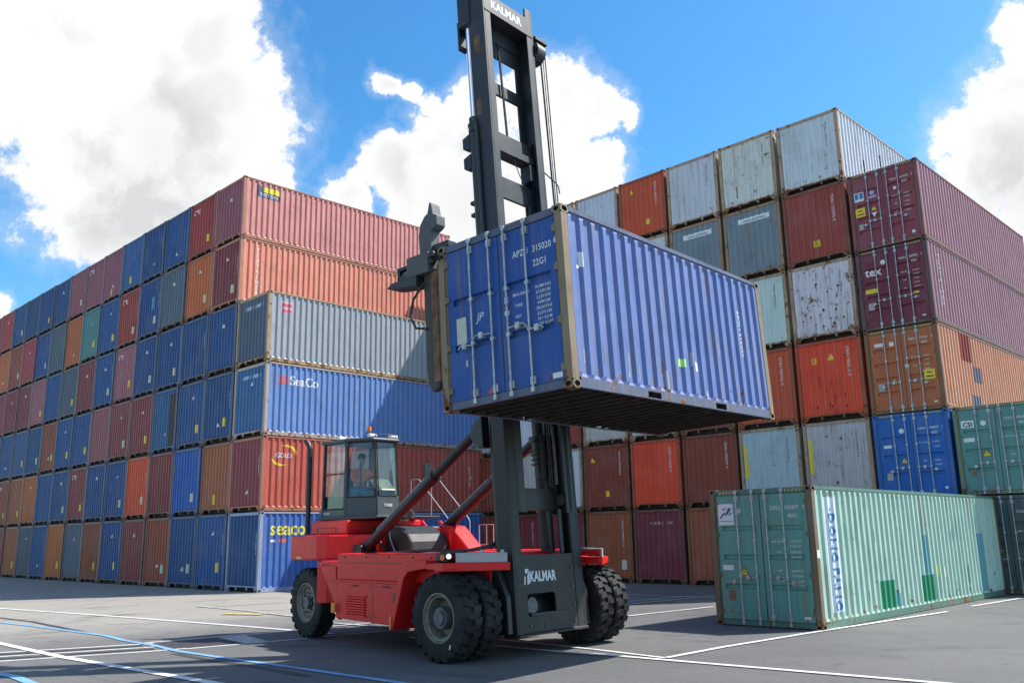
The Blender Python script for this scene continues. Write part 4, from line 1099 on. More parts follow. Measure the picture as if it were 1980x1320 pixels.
# panel over the steering wheel
for s in (-1, 1):
    g = MB(); g.prism([(-4.12, 1.52), (-3.50, 1.52), (-3.36, .50), (-3.26, .50), (-3.26, 1.50), (-3.15, 1.52), (-3.15, 1.58), (-4.12, 1.58)][:4] , s * .66, s * 1.72, 'y'); tp('wheel_guard', g, [M['red']], bev=.015)
# counterweight, plan outline
cwp = [(-5.62, -1.46), (-4.52, -1.52), (-4.28, -1.44), (-3.92, -.98), (-3.55, -.68), (-3.55, .68), (-3.92, .98), (-4.28, 1.44), (-4.52, 1.52), (-5.62, 1.46), (-5.85, 1.1), (-5.85, -1.1)]
g = MB(); g.prism(cwp, 1.565, 2.06, 'z'); cw = tp('counterweight', g, [M['red']], bev=.035)
g = MB(); g.prism([(x * .998 - .01, y * .985) for x, y in cwp], 1.30, 1.55, 'z'); 
g2 = MB(); g2.prism([(-4.50, -1.50), (-4.27, -1.42), (-3.93, -.98), (-3.58, -.66), (-3.7, .0), (-3.58, .66), (-3.93, .98), (-4.27, 1.42), (-4.50, 1.50), (-4.56, 0)], .72, 1.545, 'z'); tp('guard_wall', g2, [M['red']], bev=.02)
g = MB(); g.box(-5.60, -4.25, -.98, .98, 2.07, 2.36); tp('cab_base', g, [M['red']], bev=.03)
g = MB(); g.box(-5.5, -3.4, -.85, .85, 2.365, 2.43); tp('cab_mount', g, [M['black']], bev=.02)
# engine hood in front of the cab
g = MB()
prof = [(-3.95, 1.70), (-3.95, 2.14), (-3.75, 2.24), (-3.2, 2.20), (-2.85, 2.05), (-2.72, 1.90), (-2.68, 1.70)]
g.prism(prof, -.50, .50, 'y'); tp('engine_hood', g, [M['hose']], bev=.05)
g = MB(); g.box(-3.6, -2.7, .52, 1.02, 1.71, 2.16); tp('side_box', g, [M['red']], bev=.05)
g = MB(); g.prism([(-2.95, 1.71), (-2.15, 1.71), (-2.75, 2.20), (-3.05, 2.22)], .56, .98, 'y'); tp('side_box', g, [M['red']], bev=.03)
g = MB(); g.cyl((-3.0, -.30, 2.36), (-3.0, -.30, 2.50), .10, 14); g.box(-3.3, -2.75, -.62, -.52, 2.30, 2.335); tp('air_intake', g, [M['cabgrey']], smooth=40)

# cab, glazed all round, on its plan outline
CX0, CX1, CX2 = -5.72, -4.80, -4.12
cyv = .66
plan = [(CX0, -cyv), (CX1, -cyv), (CX2, -.30), (CX2, .30), (CX1, cyv), (CX0, cyv)]
def lean_pt(p, z):   # glass leans in towards the roof
    k = (z - 2.46) / 1.65; dx = -.16 * k if p[0] > CX1 - .01 and abs(p[1]) < cyv - .01 else 0
    return (p[0] + dx, p[1] * (1 - .04 * k), z)
ZS, ZT = 2.46, 4.04
cab = thing_part = MB()
sill = {0: 2.60, 1: 2.84, 2: 2.86, 3: 2.84, 4: 2.60, 5: 2.9}
lower = MB()
for i in range(6):
    a_, b_ = plan[i], plan[(i + 1) % 6]; zt = sill[i]
    q = [lean_pt(a_, ZS), lean_pt(b_, ZS), lean_pt(b_, zt), lean_pt(a_, zt)]
    n_ = Vector((b_[1] - a_[1], -(b_[0] - a_[0]), 0)).normalized()
    q2 = [Vector(p) - n_ * .05 for p in q]
    lower.add([Vector(p) for p in q] + q2, [(0, 1, 2, 3), (7, 6, 5, 4), (3, 2, 6, 7), (0, 4, 5, 1), (1, 5, 6, 2), (0, 3, 7, 4)])
lower.prism([(p[0] * 1.0, p[1]) for p in plan], 2.43, 2.47, 'z')
cabo = tp('cab', lower, [M['cabgrey']], bev=.01)
# posts
for i, p in enumerate(plan):
    g = MB(); r_ = .042 if i in (0, 1, 4, 5) else .022
    q = (p[0] + (.02 if p[0] < -5.6 else -.02), p[1] * .965)
    g.cyl(lean_pt(q, 2.46), lean_pt(q, ZT + .03), r_, 8); tp('cab_pillar', g, [M['black'] if i in (2, 3) else M['cabgrey']], cabo, 40)
# roof with overhang, lamps and beacon
g = MB(); rp = [(CX0 - .05, -cyv - .03), (CX1 - .02, -cyv - .03), (CX2 - .12, -.36), (CX2 - .12, .36), (CX1 - .02, cyv + .03), (CX0 - .05, cyv + .03)]
g.prism(rp, ZT, ZT + .075, 'z'); tp('cab_roof', g, [M['cabgrey']], cabo, bev=.025)
for (x, y) in ((-5.3, -.45), (-4.38, -.28), (-4.38, .28)):
    g = MB(); g.box(x - .06, x + .05, y - .10, y + .10, ZT + .085, ZT + .165); tp('work_lamp', g, [M['white']], cabo, bev=.02)
g = MB(); g.cyl((-4.72, -.12, ZT + .07), (-4.72, -.12, ZT + .26), .014, 6); g.cyl((-4.72, -.12, ZT + .26), (-4.72, -.12, ZT + .29), .055, 12); g.cyl((-4.72, -.12, ZT + .29), (-4.72, -.12, ZT + .37), .05, 12, r1=.04)
b_ = tp('beacon', g, [M['amber']], cabo, 40)
g = MB(); g.tube([(-4.3, -.25, ZT + .07), (-4.3, -.25, ZT + .16), (-4.3, .3, ZT + .16), (-4.3, .3, ZT + .07)], .012, 6); tp('lamp_bracket', g, [M['black']], cabo, 40)
# glazing
for i in range(6):
    a_, b_ = plan[i], plan[(i + 1) % 6]
    a2 = Vector((a_[0], a_[1])); b2 = Vector((b_[0], b_[1])); d = (b2 - a2).normalized(); a2 += d * .05; b2 -= d * .05
    n_ = Vector((b_[1] - a_[1], -(b_[0] - a_[0]), 0)).normalized()
    z0 = sill[i] + .01; z1 = ZT - .01
    q = [lean_pt(a2, z0), lean_pt(b2, z0), lean_pt(b2, z1), lean_pt(a2, z1)]
    q = [Vector(p) - n_ * .012 for p in q]; q2 = [p - n_ * .006 for p in q]
    g = MB().add(q + q2, [(0, 1, 2, 3), (7, 6, 5, 4), (3, 2, 6, 7), (0, 4, 5, 1), (1, 5, 6, 2), (0, 3, 7, 4)])
    tp('windscreen' if i == 2 else 'window', g, [M['glass']], cabo)
    if i in (0, 1, 2, 3, 4):
        fr = MB()
        pts = [Vector(p) - n_ * -.004 for p in [lean_pt(a2, z0), lean_pt(b2, z0), lean_pt(b2, z1), lean_pt(a2, z1)]]
        for u, v in ((0, 1), (1, 2), (2, 3), (3, 0)): fr.cyl(pts[u], pts[v], .012, 5)
        tp('window_seal', fr, [M['black']], cabo, 40)
# inside: seat, console, wheel
g = MB(); g.box(-5.45, -4.98, -.24, .24, 2.78, 2.92); g.prism([(-5.50, 2.90), (-5.36, 2.90), (-5.44, 3.52), (-5.56, 3.52)], -.23, .23, 'y'); g.box(-5.38, -5.05, -.2, .2, 2.47, 2.78); tp('operator_seat', g, [M['seat']], cabo, bev=.04)
g = MB(); g.box(-4.55, -4.28, -.28, .28, 2.47, 2.98); g.cyl((-4.55, 0, 2.98), (-4.72, 0, 3.16), .03, 8); g.tube([(-4.74 + .07 * math.cos(t) , .18 * math.sin(t), 3.18 + .17 * math.cos(t) * .8) for t in [2 * math.pi * i / 16 for i in range(17)]], .014, 6); tp('dashboard', g, [M['black']], cabo, bev=None)
g = MB(); g.prism([(-4.36, 2.99), (-4.16, 2.99), (-4.45, 3.24), (-4.60, 3.22)], -.16, .20, 'y'); tp('document_board', g, [M['paper']], cabo)
g = MB(); g.tube([(-4.63, -.42, 2.92), (-4.56, -.44, 3.25), (-4.64, -.40, 3.62)], .014, 6); tp('wiper', g, [M['black']], cabo, 40)
g = MB(); g.tube([(CX0 + .12, -cyv - .02, 3.36), (CX0 + .45, -cyv - .05, 3.37), (CX1 - .08, -cyv - .02, 3.36)], .012, 6); tp('grab_rail', g, [M['black']], cabo, 40)
def name_plate(s, size, parent, mtx, color, w=None):
    vs, fs = text2d(s, size, .03); mb = MB().add([(x, 0, y) for x, y in vs], fs); o = link('lettering', mb.mesh('lettering', [M['print']]), parent, mtx, color); return o
name_plate('T100S', .085, cabo, Matrix.Translation((CX2 + .004, -.02, 2.64)) @ Matrix.Rotation(R(90), 4, 'Z'), WHITE)
name_plate('KALMAR', .065, cabo, Matrix.Translation((-5.50, -cyv - .005, 2.50)), WHITE)
# exhaust stack behind the cab
g = MB(); g.tube([(-5.95, -.86, 2.0), (-5.95, -.86, 3.95), (-5.98, -.88, 4.06), (-6.08, -.90, 4.16)], .056, 12); tp('exhaust_pipe', g, [M['black']], smooth=50)
# mirror
g = MB(); g.tube([(-4.2, .62, 3.9), (-4.05, 1.0, 3.85), (-4.05, 1.0, 3.6)], .014, 6); g.box(-4.07, -4.03, .90, 1.12, 3.2, 3.6); tp('mirror', g, [M['black']], cabo)

# wheels
def tyre(width, Ro, Ri, nl=22):
    mb = MB(); w = width / 2
    prof = [(-w * .74, Ri), (-w * .92, Ri + .03), (-w, Ri + (Ro - Ri) * .45), (-w * .97, Ro - .10), (-w * .84, Ro - .042), (0, Ro - .036), (w * .84, Ro - .042), (w * .97, Ro - .10), (w, Ri + (Ro - Ri) * .45), (w * .92, Ri + .03), (w * .74, Ri)]
    mb.lathe(prof, 44)
    # lugs: two offset rows, swept back towards the shoulder
    for side in (-1, 1):
        for k in range(nl):
            t0 = 2 * math.pi * (k + (.5 if side > 0 else 0)) / nl; dt = 2 * math.pi / nl
            sec = [(.02, .00, .62), (.50, .06, .62), (.80, .16, .60), (.985, .22, .52)]   # (across, sweep, length)
            vs = []
            for a_, sw, ln in sec:
                rt = Ro if a_ < .9 else Ro - .030; rb = Ro - .055 if a_ < .9 else Ro - .125
                for rr_, tt in ((rb, t0 + sw * dt), (rt, t0 + (sw + .03) * dt), (rt, t0 + (sw + ln - .03) * dt), (rb, t0 + (sw + ln) * dt)):
                    vs.append((rr_ * math.cos(tt), side * a_ * w * 1.0, rr_ * math.sin(tt)))
            fs = []
            for i in range(3):
                for j in range(3): fs.append((i * 4 + j, i * 4 + j + 1, (i + 1) * 4 + j + 1, (i + 1) * 4 + j))
            fs += [(0, 3, 2, 1), (12, 13, 14, 15)]
            if side > 0: fs = [f[::-1] for f in fs]
            mb.add(vs, fs)
    return mb.mesh('tyre', [M['tyre']], 32)
def rim_mesh(width, Ri, deep):
    mb = MB(); w = width / 2
    mb.lathe([(-w * .90, Ri + .012), (-w * .92, Ri - .012), (-w * .70, Ri - .03), (-w * .66, Ri - .06), (-w * .66 + deep, Ri - .09), (-w * .62 + deep, .12), (-w * .62 + deep, .0)], 36)
    mb.lathe([(w * .6, Ri - .05), (w * .74, Ri), (w * .90, Ri + .012)], 36)
    mb.lathe([(-w * .66 + deep, Ri - .09), (w * .6, Ri - .05)], 36)
    return mb.mesh('rim', [M['rim']], 30)
TYR = tyre(.385, .70, .375); RIMD = rim_mesh(.385, .385, .20); RIMS = rim_mesh(.385, .385, .05)
hb = MB(); hb.cyl((0, -.02, 0), (0, -.14, 0), .185, 22, r1=.165); hb.cyl((0, -.14, 0), (0, -.17, 0), .12, 18)
HUBD = hb.mesh('hub', [M['hub']], 40)
hb = MB(); hb.cyl((0, -.10, 0), (0, -.17, 0), .13, 18, r1=.115)
for i in range(10):
    t = 2 * math.pi * i / 10; hb.cyl((.20 * math.cos(t), -.10, .20 * math.sin(t)), (.20 * math.cos(t), -.155, .20 * math.sin(t)), .020, 6)
for i in range(8):
    t = 2 * math.pi * i / 8; hb.cyl((.27 * math.cos(t), -.112, .27 * math.sin(t)), (.27 * math.cos(t), -.125, .27 * math.sin(t)), .028, 8)
HUBS = hb.mesh('hub', [M['hub']], 40)
def wheel(x, y, outward, rim, hub, steer=0, spin=0):
    m = Matrix.Translation((x, y, .70)) @ Matrix.Rotation(steer, 4, 'Z') @ (Matrix.Identity(4) if outward < 0 else Matrix.Rotation(math.pi, 4, 'Z')) @ Matrix.Rotation(spin, 4, 'Y')
    o = link('wheel', rim, truck, m); link('tyre', TYR, o)
    if hub: link('hub', hub, o)
    return o
for s in (-1, 1):
    wheel(0, s * 1.865, s, RIMD, HUBD, 0, .3); wheel(0, s * 1.42, s, RIMS, None, 0, 1.1)
    wheel(-5.12, s * 1.18, s, RIMS, HUBS, R(-4), .7)
g = MB(); g.prism([(.295, .235), (.325, .245), (.345, .315), (.315, .305)], -2.062, -2.066, 'y'); tp('chalk_mark', g, [M['white']])
g = MB(); g.cyl((0, -1.6, .70), (0, 1.6, .70), .20, 16); g.cyl((0, -.35, .70), (0, .35, .70), .36, 20); tp('drive_axle', g, [M['black']], smooth=40)
g = MB(); g.box(-5.3, -4.94, -1.1, 1.1, .55, .85); tp('steer_axle', g, [M['black']], bev=.04)
g = MB(); g.box(-5.2, 0.6, -.5, .5, .42, .70); tp('belly_pan', g, [M['black']], bev=.03)

# tread plate, headlamps and guard on the deck
for s in (-1, 1):
    g = MB(); g.prism([(.16, s * 1.80), (.33, s * 1.76), (.765, s * 1.20), (.72, s * 1.20), (.28, s * 1.71), (.14, s * 1.74)], 1.566, 1.716, 'z'); g.prism([(.02, s * 1.74), (.30, s * 1.74), (.72, s * 1.20), (.02, s * 1.20)], 1.708, 1.717, 'z'); tp('tread_plate', g, [M['greyplate']])
    g = MB(); g.box(-.32, -.0, s * 1.785, s * 1.835, 1.575, 1.715); g.cyl((.025, s * 1.81, 1.665), (.078, s * 1.877, 1.665), .060, 18); g.box(-.20, .06, s * 1.45, s * 1.83, 1.715, 1.735)
    lamp = tp('lamp_housing', g, [M['black']], bev=.01)
    g = MB(); g.cyl((.07, s * 1.865, 1.665), (.088, s * 1.889, 1.665), .044, 18); tp('headlight', g, [M['lamp']], lamp, 40)
    g = MB(); g.cyl((-.10, s * 1.83, 1.645), (-.09, s * 1.880, 1.645), .046, 16); tp('turn_signal', g, [M['amber']], lamp, 40)
g = MB()
for x in (.25, .75): g.cyl((x, -1.3, 1.71), (x, -1.3, 1.76), .03, 8)
tp('deck_bolt', g, [M['galv']])
# seams, bolts, handholds and marks on the near side
g = MB(); g.box(-3.30, -.32, -1.781, -1.786, 1.532, 1.540); tp('panel_seam', g, [M['black']])
for x in (-3.1, -2.4, -1.7, -1.0, -.5):
    g = MB(); g.cyl((x, -1.78, 1.64), (x, -1.795, 1.64), .018, 8); tp('bolt', g, [M['hub']])
for x in (-3.30, -2.75, -2.25, -2.05, -1.60, -1.30):
    for z in (.60, 1.12):
        if x < -3.2 and z < 1: continue
        g = MB(); g.cyl((x, -1.80, z), (x, -1.812, z), .012, 6); tp('bolt', g, [M['hub']])
for x in (-2.70, -1.75):
    g = MB(); g.tube([(x - .08, -1.80, 1.13), (x - .08, -1.84, 1.13), (x + .08, -1.84, 1.13), (x + .08, -1.80, 1.13)], .009, 6); tp('lid_handle', g, [M['black']], smooth=50)
g = MB(); g.tube([(-4.15, -1.30, 2.06), (-4.15, -1.30, 2.20), (-4.75, -1.36, 2.20), (-4.75, -1.36, 2.06)], .011, 6); tp('lifting_eye', g, [M['black']], smooth=50)
for x in (-5.3, -4.9): g = MB(); g.cyl((x, -1.2, 2.06), (x, -1.2, 2.085), .05, 12); tp('bolt', g, [M['hub']])
for pts in ([(-2.6, -1.12, 1.70), (-1.9, -1.10, 1.74), (-1.0, -1.05, 1.73), (-.4, -.9, 1.74), (-.05, -.72, 1.80)], [(-2.6, -1.02, 1.70), (-1.8, -1.0, 1.74), (-.9, -.96, 1.73), (-.35, -.8, 1.75), (-.05, -.6, 1.9)], [(-2.55, -.9, 1.70), (-1.6, -.88, 1.73), (-.7, -.84, 1.73), (-.1, -.5, 1.86)]):
    g = MB(); g.tube(pts, .022, 7); tp('hose', g, [M['hose']], smooth=50)
# steps and handrails on the far side
st = MB()
for (x0_, z0_, x1_, z1_) in ((-4.45, 2.30, -3.55, 1.62),):
    for y in (1.10, 1.62): st.prism([(x0_, z0_ + .05), (x0_ + .09, z0_ + .05), (x1_ + .09, z1_), (x1_, z1_)], y, y + .03, 'y')
    stp = tp('steps', st, [M['red']])
    for i in range(4):
        k = (i + .6) / 4; x = x0_ + (x1_ - x0_) * k; z = z0_ + (z1_ - z0_) * k
        g = MB(); g.box(x - .05, x + .22, 1.13, 1.62, z - .012, z + .015); tp('step', g, [M['rail']], stp)
for y in (1.08, 1.68):
    g = MB(); g.tube([(-4.75, y, 2.40), (-4.75, y, 3.28), (-4.45, y, 3.26), (-3.45, y, 2.38), (-3.40, y, 2.30), (-3.40, y, 1.72)], .011, 7); tp('handrail', g, [M['rail']], smooth=50)
g = MB(); g.tube([(-2.95, 1.55, 1.72), (-2.95, 1.55, 2.22), (-2.50, 1.55, 2.22), (-2.50, 1.55, 1.72)], .011, 7); g.tube([(-2.95, 1.55, 1.80), (-2.50, 1.55, 1.80)], .012, 6); g.tube([(-2.72, 1.55, 1.72), (-2.72, 1.55, 2.22)], .010, 6); tp('guard_rail', g, [M['rail']], smooth=50)
g = MB(); g.cyl((-3.2, 1.35, 1.72), (-3.2, 1.35, 2.02), .09, 14); g.box(-3.3, -3.1, 1.3, 1.5, 1.72, 1.84); tp('filter_canister', g, [M['black']], smooth=40)

# ------------------------------------------------------------------ mast, leaning slightly back
MM = TR(A_O + AF * -2.97 + AS * .17, A_YAW) @ Matrix.Rotation(-.07, 4, 'Y')
ML = TI @ MM
def channel(mb, y0, y1, inner, d, z0, z1, t=.05, lip=.10):
    """C section: web on the outside, flanges front and back; y0 outer edge, y1 inner edge"""
    s = 1 if y1 > y0 else -1
    mb.box(-d, 0, y0, y0 + s * t, z0, z1)
    mb.box(-t, -.001, y0 + s * t, y1, z0, z1); mb.box(-d + .001, -d + t, y0 + s * t, y1, z0, z1)
mo = MB()
channel(mo, -.965, -.72, 1, .30, .33, 7.0); channel(mo, .95, .70, 1, .30, .33, 7.0)
mast = tp('outer_mast', mo, [M['mastdark']], mat=ML, bev=.008)
def mp(name, mb, mats, smooth=None, bev=None): return tp(name, mb, mats, mast, smooth, bev)
# bottom plate with its opening
pl = MB(); X0, X1 = -.06, -.012
yl, yr, zb, zt, hy0, hy1, hz0, hz1 = -.72, .72, .36, 1.66, -.64, .12, .64, 1.02
def plate_with_hole(mb, x0, x1, yl, yr, zb, zt, hy0, hy1, hz0, hz1, r=.07, nc=4):
    ring = []
    for (cy, cz, a0) in ((hy1 - r, hz1 - r, 0), (hy0 + r, hz1 - r, 90), (hy0 + r, hz0 + r, 180), (hy1 - r, hz0 + r, 270)):
        for i in range(nc + 1):
            t = R(a0 + 90 * i / nc); ring.append((cy + r * math.cos(t), cz + r * math.sin(t)))
    cyc, czc = (hy0 + hy1) / 2, (hz0 + hz1) / 2; outer = []
    for i, (y, z) in enumerate(ring):
        q = i // (nc + 1); f = (i % (nc + 1)) / nc
        corners = [(yr, zt), (yl, zt), (yl, zb), (yr, zb)]
        prev = [(yr, z), (y, zt), (yl, z), (y, zb)][q]; nxt = [(y, zt), (yl, z), (y, zb), (yr, z)][q]
        outer.append(corners[q] if 0 < i % (nc + 1) < nc else (prev if i % (nc + 1) == 0 else nxt))
    n = len(ring)
    for x, flip in ((x1, False), (x0, True)):
        vs = [(x, y, z) for y, z in ring] + [(x, y, z) for y, z in outer]
        fs = [(i, n + i, n + (i + 1) % n, (i + 1) % n) for i in range(n)]
        mb.add(vs, [f[::-1] for f in fs] if flip else fs)
    vs = [(x0, y, z) for y, z in ring] + [(x1, y, z) for y, z in ring]
    mb.add(vs, [(i, (i + 1) % n, n + (i + 1) % n, n + i) for i in range(n)])
    mb.add([(x0, yl, zb), (x1, yl, zb), (x1, yr, zb), (x0, yr, zb), (x0, yl, zt), (x1, yl, zt), (x1, yr, zt), (x0, yr, zt)], [(0, 3, 2, 1), (4, 5, 6, 7)])
plate_with_hole(pl, X0, X1, yl, yr, zb, zt, hy0, hy1, hz0, hz1)
pl.box(-.45, -.06, -.72, .72, .36, .42); pl.box(-.45, -.40, -.72, .72, .42, 1.6)
pl.prism([(-.012, .345), (.035, .345), (.035, .37), (-.012, .40)], -.95, .95, 'y')
mp('foot_plate', pl, [M['mastdark']])
g = MB(); g.cyl((-.35, -.42, .82), (-.10, -.42, .82), .17, 18, r1=.14); mp('hose_drum', g, [M['hub']], 40)
g = MB(); g.box(-.010, -.004, -.22, -.18, .42, .52); mp('slot', g, [M['black']])
# maker's name on the plate
vs, fs = text2d('KALMAR', .235, .035, .78); mb = MB().add([(-.008, x - .18, y + 1.22) for x, y in vs], fs); link('lettering', mb.mesh('lettering', [M['print']]), mast, None, (.72, .73, .74, 1))
mb = MB().add([(-.008, y, z) for y, z in [(-.66, 1.43), (-.56, 1.43), (-.61, 1.35), (-.66, 1.36), (-.55, 1.41), (-.55, 1.18), (-.62, 1.18), (-.60, 1.33), (-.68, 1.31), (-.65, 1.31), (-.67, 1.17), (-.70, 1.17)]], [(0, 1, 2, 3), (4, 5, 6, 7), (8, 9, 10, 11)]); link('logo_mark', mb.mesh('logo_mark', [M['print']]), mast, None, (.72, .73, .74, 1))
# brackets where the mast hangs on the axle
for s in (-1, 1):
    g = MB(); g.prism([(-.5, .40), (-.05, .40), (-.05, 1.0), (-.22, 1.45), (-.50, 1.45), (-.58, .95)], s * 1.0 , s * 1.12, 'y'); mp('axle_bracket', g, [M['black']], None, .02)
    g = MB(); g.prism([(-.62, 3.55), (-.50, 3.55), (-.50, 4.15), (-.72, 4.0), (-.80, 3.80), (-.74, 3.65)], s * .78, s * .98, 'y'); mp('cylinder_bracket', g, [M['black']], None, .015)
# inner mast and its cross members
ni = MB()
channel(ni, -.715, -.50, 1, .42, 2.38, 13.35, .045); channel(ni, .86, .645, 1, .42, 2.38, 13.05, .045)
inner = mp('inner_mast', ni, [M['mast']], None, .008)
def cross(z0, z1, x0, x1, fil=True, nm='cross_beam'):
    g = MB(); g.box(x0, x1, -.67, .815, z0, z1)
    if fil:
        for (y, s) in ((-.67, 1), (.815, -1)):
            pts = [(y, z0)] + [(y + s * .16 * (1 - math.cos(R(t))), z0 - .16 * math.sin(R(t)) ) for t in (90, 60, 30, 0)][:1]
            arc = [(y + s * (.045 + .16 - .16 * math.sin(R(t))), z0 - .16 + .16 * math.cos(R(t))) for t in (90, 70, 50, 30, 10, 0)]
            g.prism([(y, z0 + .001), (y, z0 - .16)] + arc + [(y + s * .205, z0 + .001)], x0 + .004, x1 - .004, 'x')
            arc = [(y + s * (.045 + .10 - .10 * math.sin(R(t))), z1 + .10 - .10 * math.cos(R(t))) for t in (90, 60, 30, 0)]
            g.prism([(y, z1 - .001), (y, z1 + .10)] + arc + [(y + s * .145, z1 - .001)], x0 + .004, x1 - .004, 'x')
    return mp(nm, g, [M['mast']], None, None)
cross(12.42, 12.82, -.05, -.002, False, 'top_beam'); cross(12.385, 12.42, -.38, .012, False, 'top_beam'); cross(11.72, 12.05, -.40, -.36)
cross(12.06, 12.38, -.40, -.34, False)
cross(10.84, 11.10, -.40, -.34); cross(9.55, 9.86, -.26, -.20); cross(9.40, 9.545, -.40, -.12, False); cross(8.48, 8.92, -.30, -.24); cross(2.45, 2.84, -.40, -.30, False)
vs, fs = text2d('KALMAR', .26, .03, .95); mb = MB().add([(.001, x + .02, y + 12.52) for x, y in vs], fs); link('lettering', mb.mesh('lettering', [M['print']]), mast, None, (.72, .73, .74, 1))
g = MB(); g.cyl((-.30, .10, 9.86), (-.30, .02, 12.06), .020, 8); g.cyl((-.33, .17, 9.86), (-.33, .09, 12.06), .010, 6); mp('hose_guide', g, [M['black']], 40)
g = MB(); g.box(-.34, -.30, .40, .55, 9.42, 9.9) ; g.tube([(-.2, .10, 9.42), (-.2, .22, 9.36), (-.2, .40, 9.37), (-.2, .52, 9.44)], .010, 6); g.tube([(-.2, .12, 9.40), (-.2, .30, 9.05), (-.2, .50, 8.80)], .010, 6); mp('hose', g, [M['hose']], 40)
g = MB(); g.box(-.35, -.10, .50, .645, 9.0, 9.35); mp('junction_box', g, [M['black']], None, .01)
# lift cylinders with their rods
for s, y, xc in ((-1, -.60, -.52), (1, .74, -.62)):
    g = MB(); g.cyl((xc, y, .5), (xc, y, 9.85 if s < 0 else 7.2), .118, 20)
    if s < 0: g.cyl((xc, y, 9.85), (xc, y, 9.98), .140, 20); g.cyl((xc, y, 10.02), (xc, y, 10.16), .118, 20); g.cyl((xc, y, 9.98), (xc, y, 10.02), .150, 20)
    lc = mp('lift_cylinder', g, [M['mast']], 40)
    if s > 0: continue
    g = MB(); g.cyl((xc, y, 10.1), (xc, y, 12.30), .080, 20); mp('piston_rod', g, [M['chrome']], 40)
    g = MB(); g.box(-.68, -.36, y - .16, y + .16, 12.22, 13.2); mp('rod_head', g, [M['mast']], None, .03)
    g = MB(); g.tube([(xc + .05, y + s * .10, 10.12), (xc + .14, y + s * .14, 10.02), (xc + .17, y + s * .155, 9.8), (xc + .17, y + s * .155, 4.4)], .040, 8); mp('hydraulic_pipe', g, [M['mast']], 50)
    for z in (9.55, 9.12, 8.35, 8.1, 7.62, 7.3):
        if z in (9.55, 9.12):
            g = MB(); g.prism([(-.80, z), (-.60, z - .05), (-.60, z + .28), (-.80, z + .22)], y + s * .10, y - s * .10, 'y')
        else:
            g = MB(); g.box(-.74, -.62, y + s * .05, y - s * .05, z, z + .07); g.box(-.44, -.36, y + s * .08, y + s * .16, z, z + .10)
        mp('pipe_clamp', g, [M['black']], None, .008)
g = MB(); g.box(-.74, -.69, -.72, -.52, 11.75, 12.4); mp('hose_cover', g, [M['black']], None, .01)
# red grease marks seen on the near channel
g = MB(); g.box(-.30, -.14, -.7185, -.7160, 11.45, 11.85); g.box(-.33, -.20, -.7185, -.7160, 10.1, 10.45); mp('stain', g, [M['rustpost']])
# pulley bracket, chains and a bent rod on the far side
g = MB(); g.cyl((-.16, .90, 12.16), (-.16, 1.16, 12.16), .25, 22); g.prism([(-.42, 11.98), (.02, 11.98), (.06, 12.2), (-.1, 12.46), (-.42, 12.42)], .865, .90, 'y'); g.prism([(-.36, 12.36), (.04, 12.40), (.04, 12.47), (-.36, 12.48)], .90, 1.30, 'y'); mp('pulley', g, [M['black']], 30)
for (y0, y1, r_) in ((1.11, 1.17, .020), (1.28, 1.27, .013), (1.20, 1.21, .010)):
    g = MB(); g.cyl((-.04, y0, 12.25), (-.04, y1, 6.2), r_, 6); mp('hose', g, [M['hose']], 40)
g = MB(); g.tube([(-.30, .88, 9.55), (-.30, 1.15, 9.52), (-.30, 1.62, 9.36), (-.30, 1.70, 9.30), (-.30, 1.72, 9.15)], .014, 6); g.box(-.34, -.26, .86, .93, 9.62, 10.05); mp('support_rod', g, [M['black']], 50)
# rollers, bolts and hoses on the mast
for z in (2.62, 6.8):
    for (y, s) in ((-.735, 1), (.70, -1)):
        g = MB(); g.cyl((-.15, y - s * .02, z), (-.15, y + s * .03, z), .10, 16); mp('mast_roller', g, [M['hub']], 40)
for z in (.50, .78, 1.10, 1.42):
    for y in (-.60, .62):
        if y < 0 and .6 < z < 1.45: continue
        g = MB(); g.cyl((-.012, y, z), (.006, y, z), .022, 8); mp('bolt', g, [M['hub']], 40)
for i, y in enumerate((-.44, -.38, .50, .56)):
    g = MB(); g.tube([(-.22, y, 2.85), (-.20, y + .01, 4.5), (-.22, y, 6.5), (-.20, y - .01, 8.48)], .016, 6); mp('hose', g, [M['hose']], 50)
g = MB(); g.box(-.075, -.060, .45, .53, 1.68, 2.45); mp('lift_chain', g, [M['hose']])
g = MB()
for i in range(34): g.box(-.080, -.055, .46 + .012 * (i % 2), .52 - .012 * (i % 2), 2.9 + i * .032, 2.922 + i * .032)
o = mp('lift_chain', g, [M['hub']]); o['kind'] = 'stuff'
# hoses and drum low in the mast opening
g = MB(); g.cyl((-.50, .62, 3.05), (-.50, .62, 3.75), .12, 16, r1=.17); g.cyl((-.50, .62, 3.75), (-.50, .62, 3.85), .21, 16); g.box(-.62, -.40, .66, .70, 1.7, 3.1)
for i in range(4): g.cyl((-.50, .62, 3.32 + i * .09), (-.50, .62, 3.34 + i * .09), .19, 16)
mp('hose_tower', g, [M['black']], 40)
for i in range(3):
    g = MB(); y = .50 + i * .055; g.tube([(-.46, y, 1.75), (-.48, y - .03, 2.6), (-.46, y + .03, 3.4), (-.44, y, 3.9)], .018, 6); mp('hose', g, [M['hose']], 50)

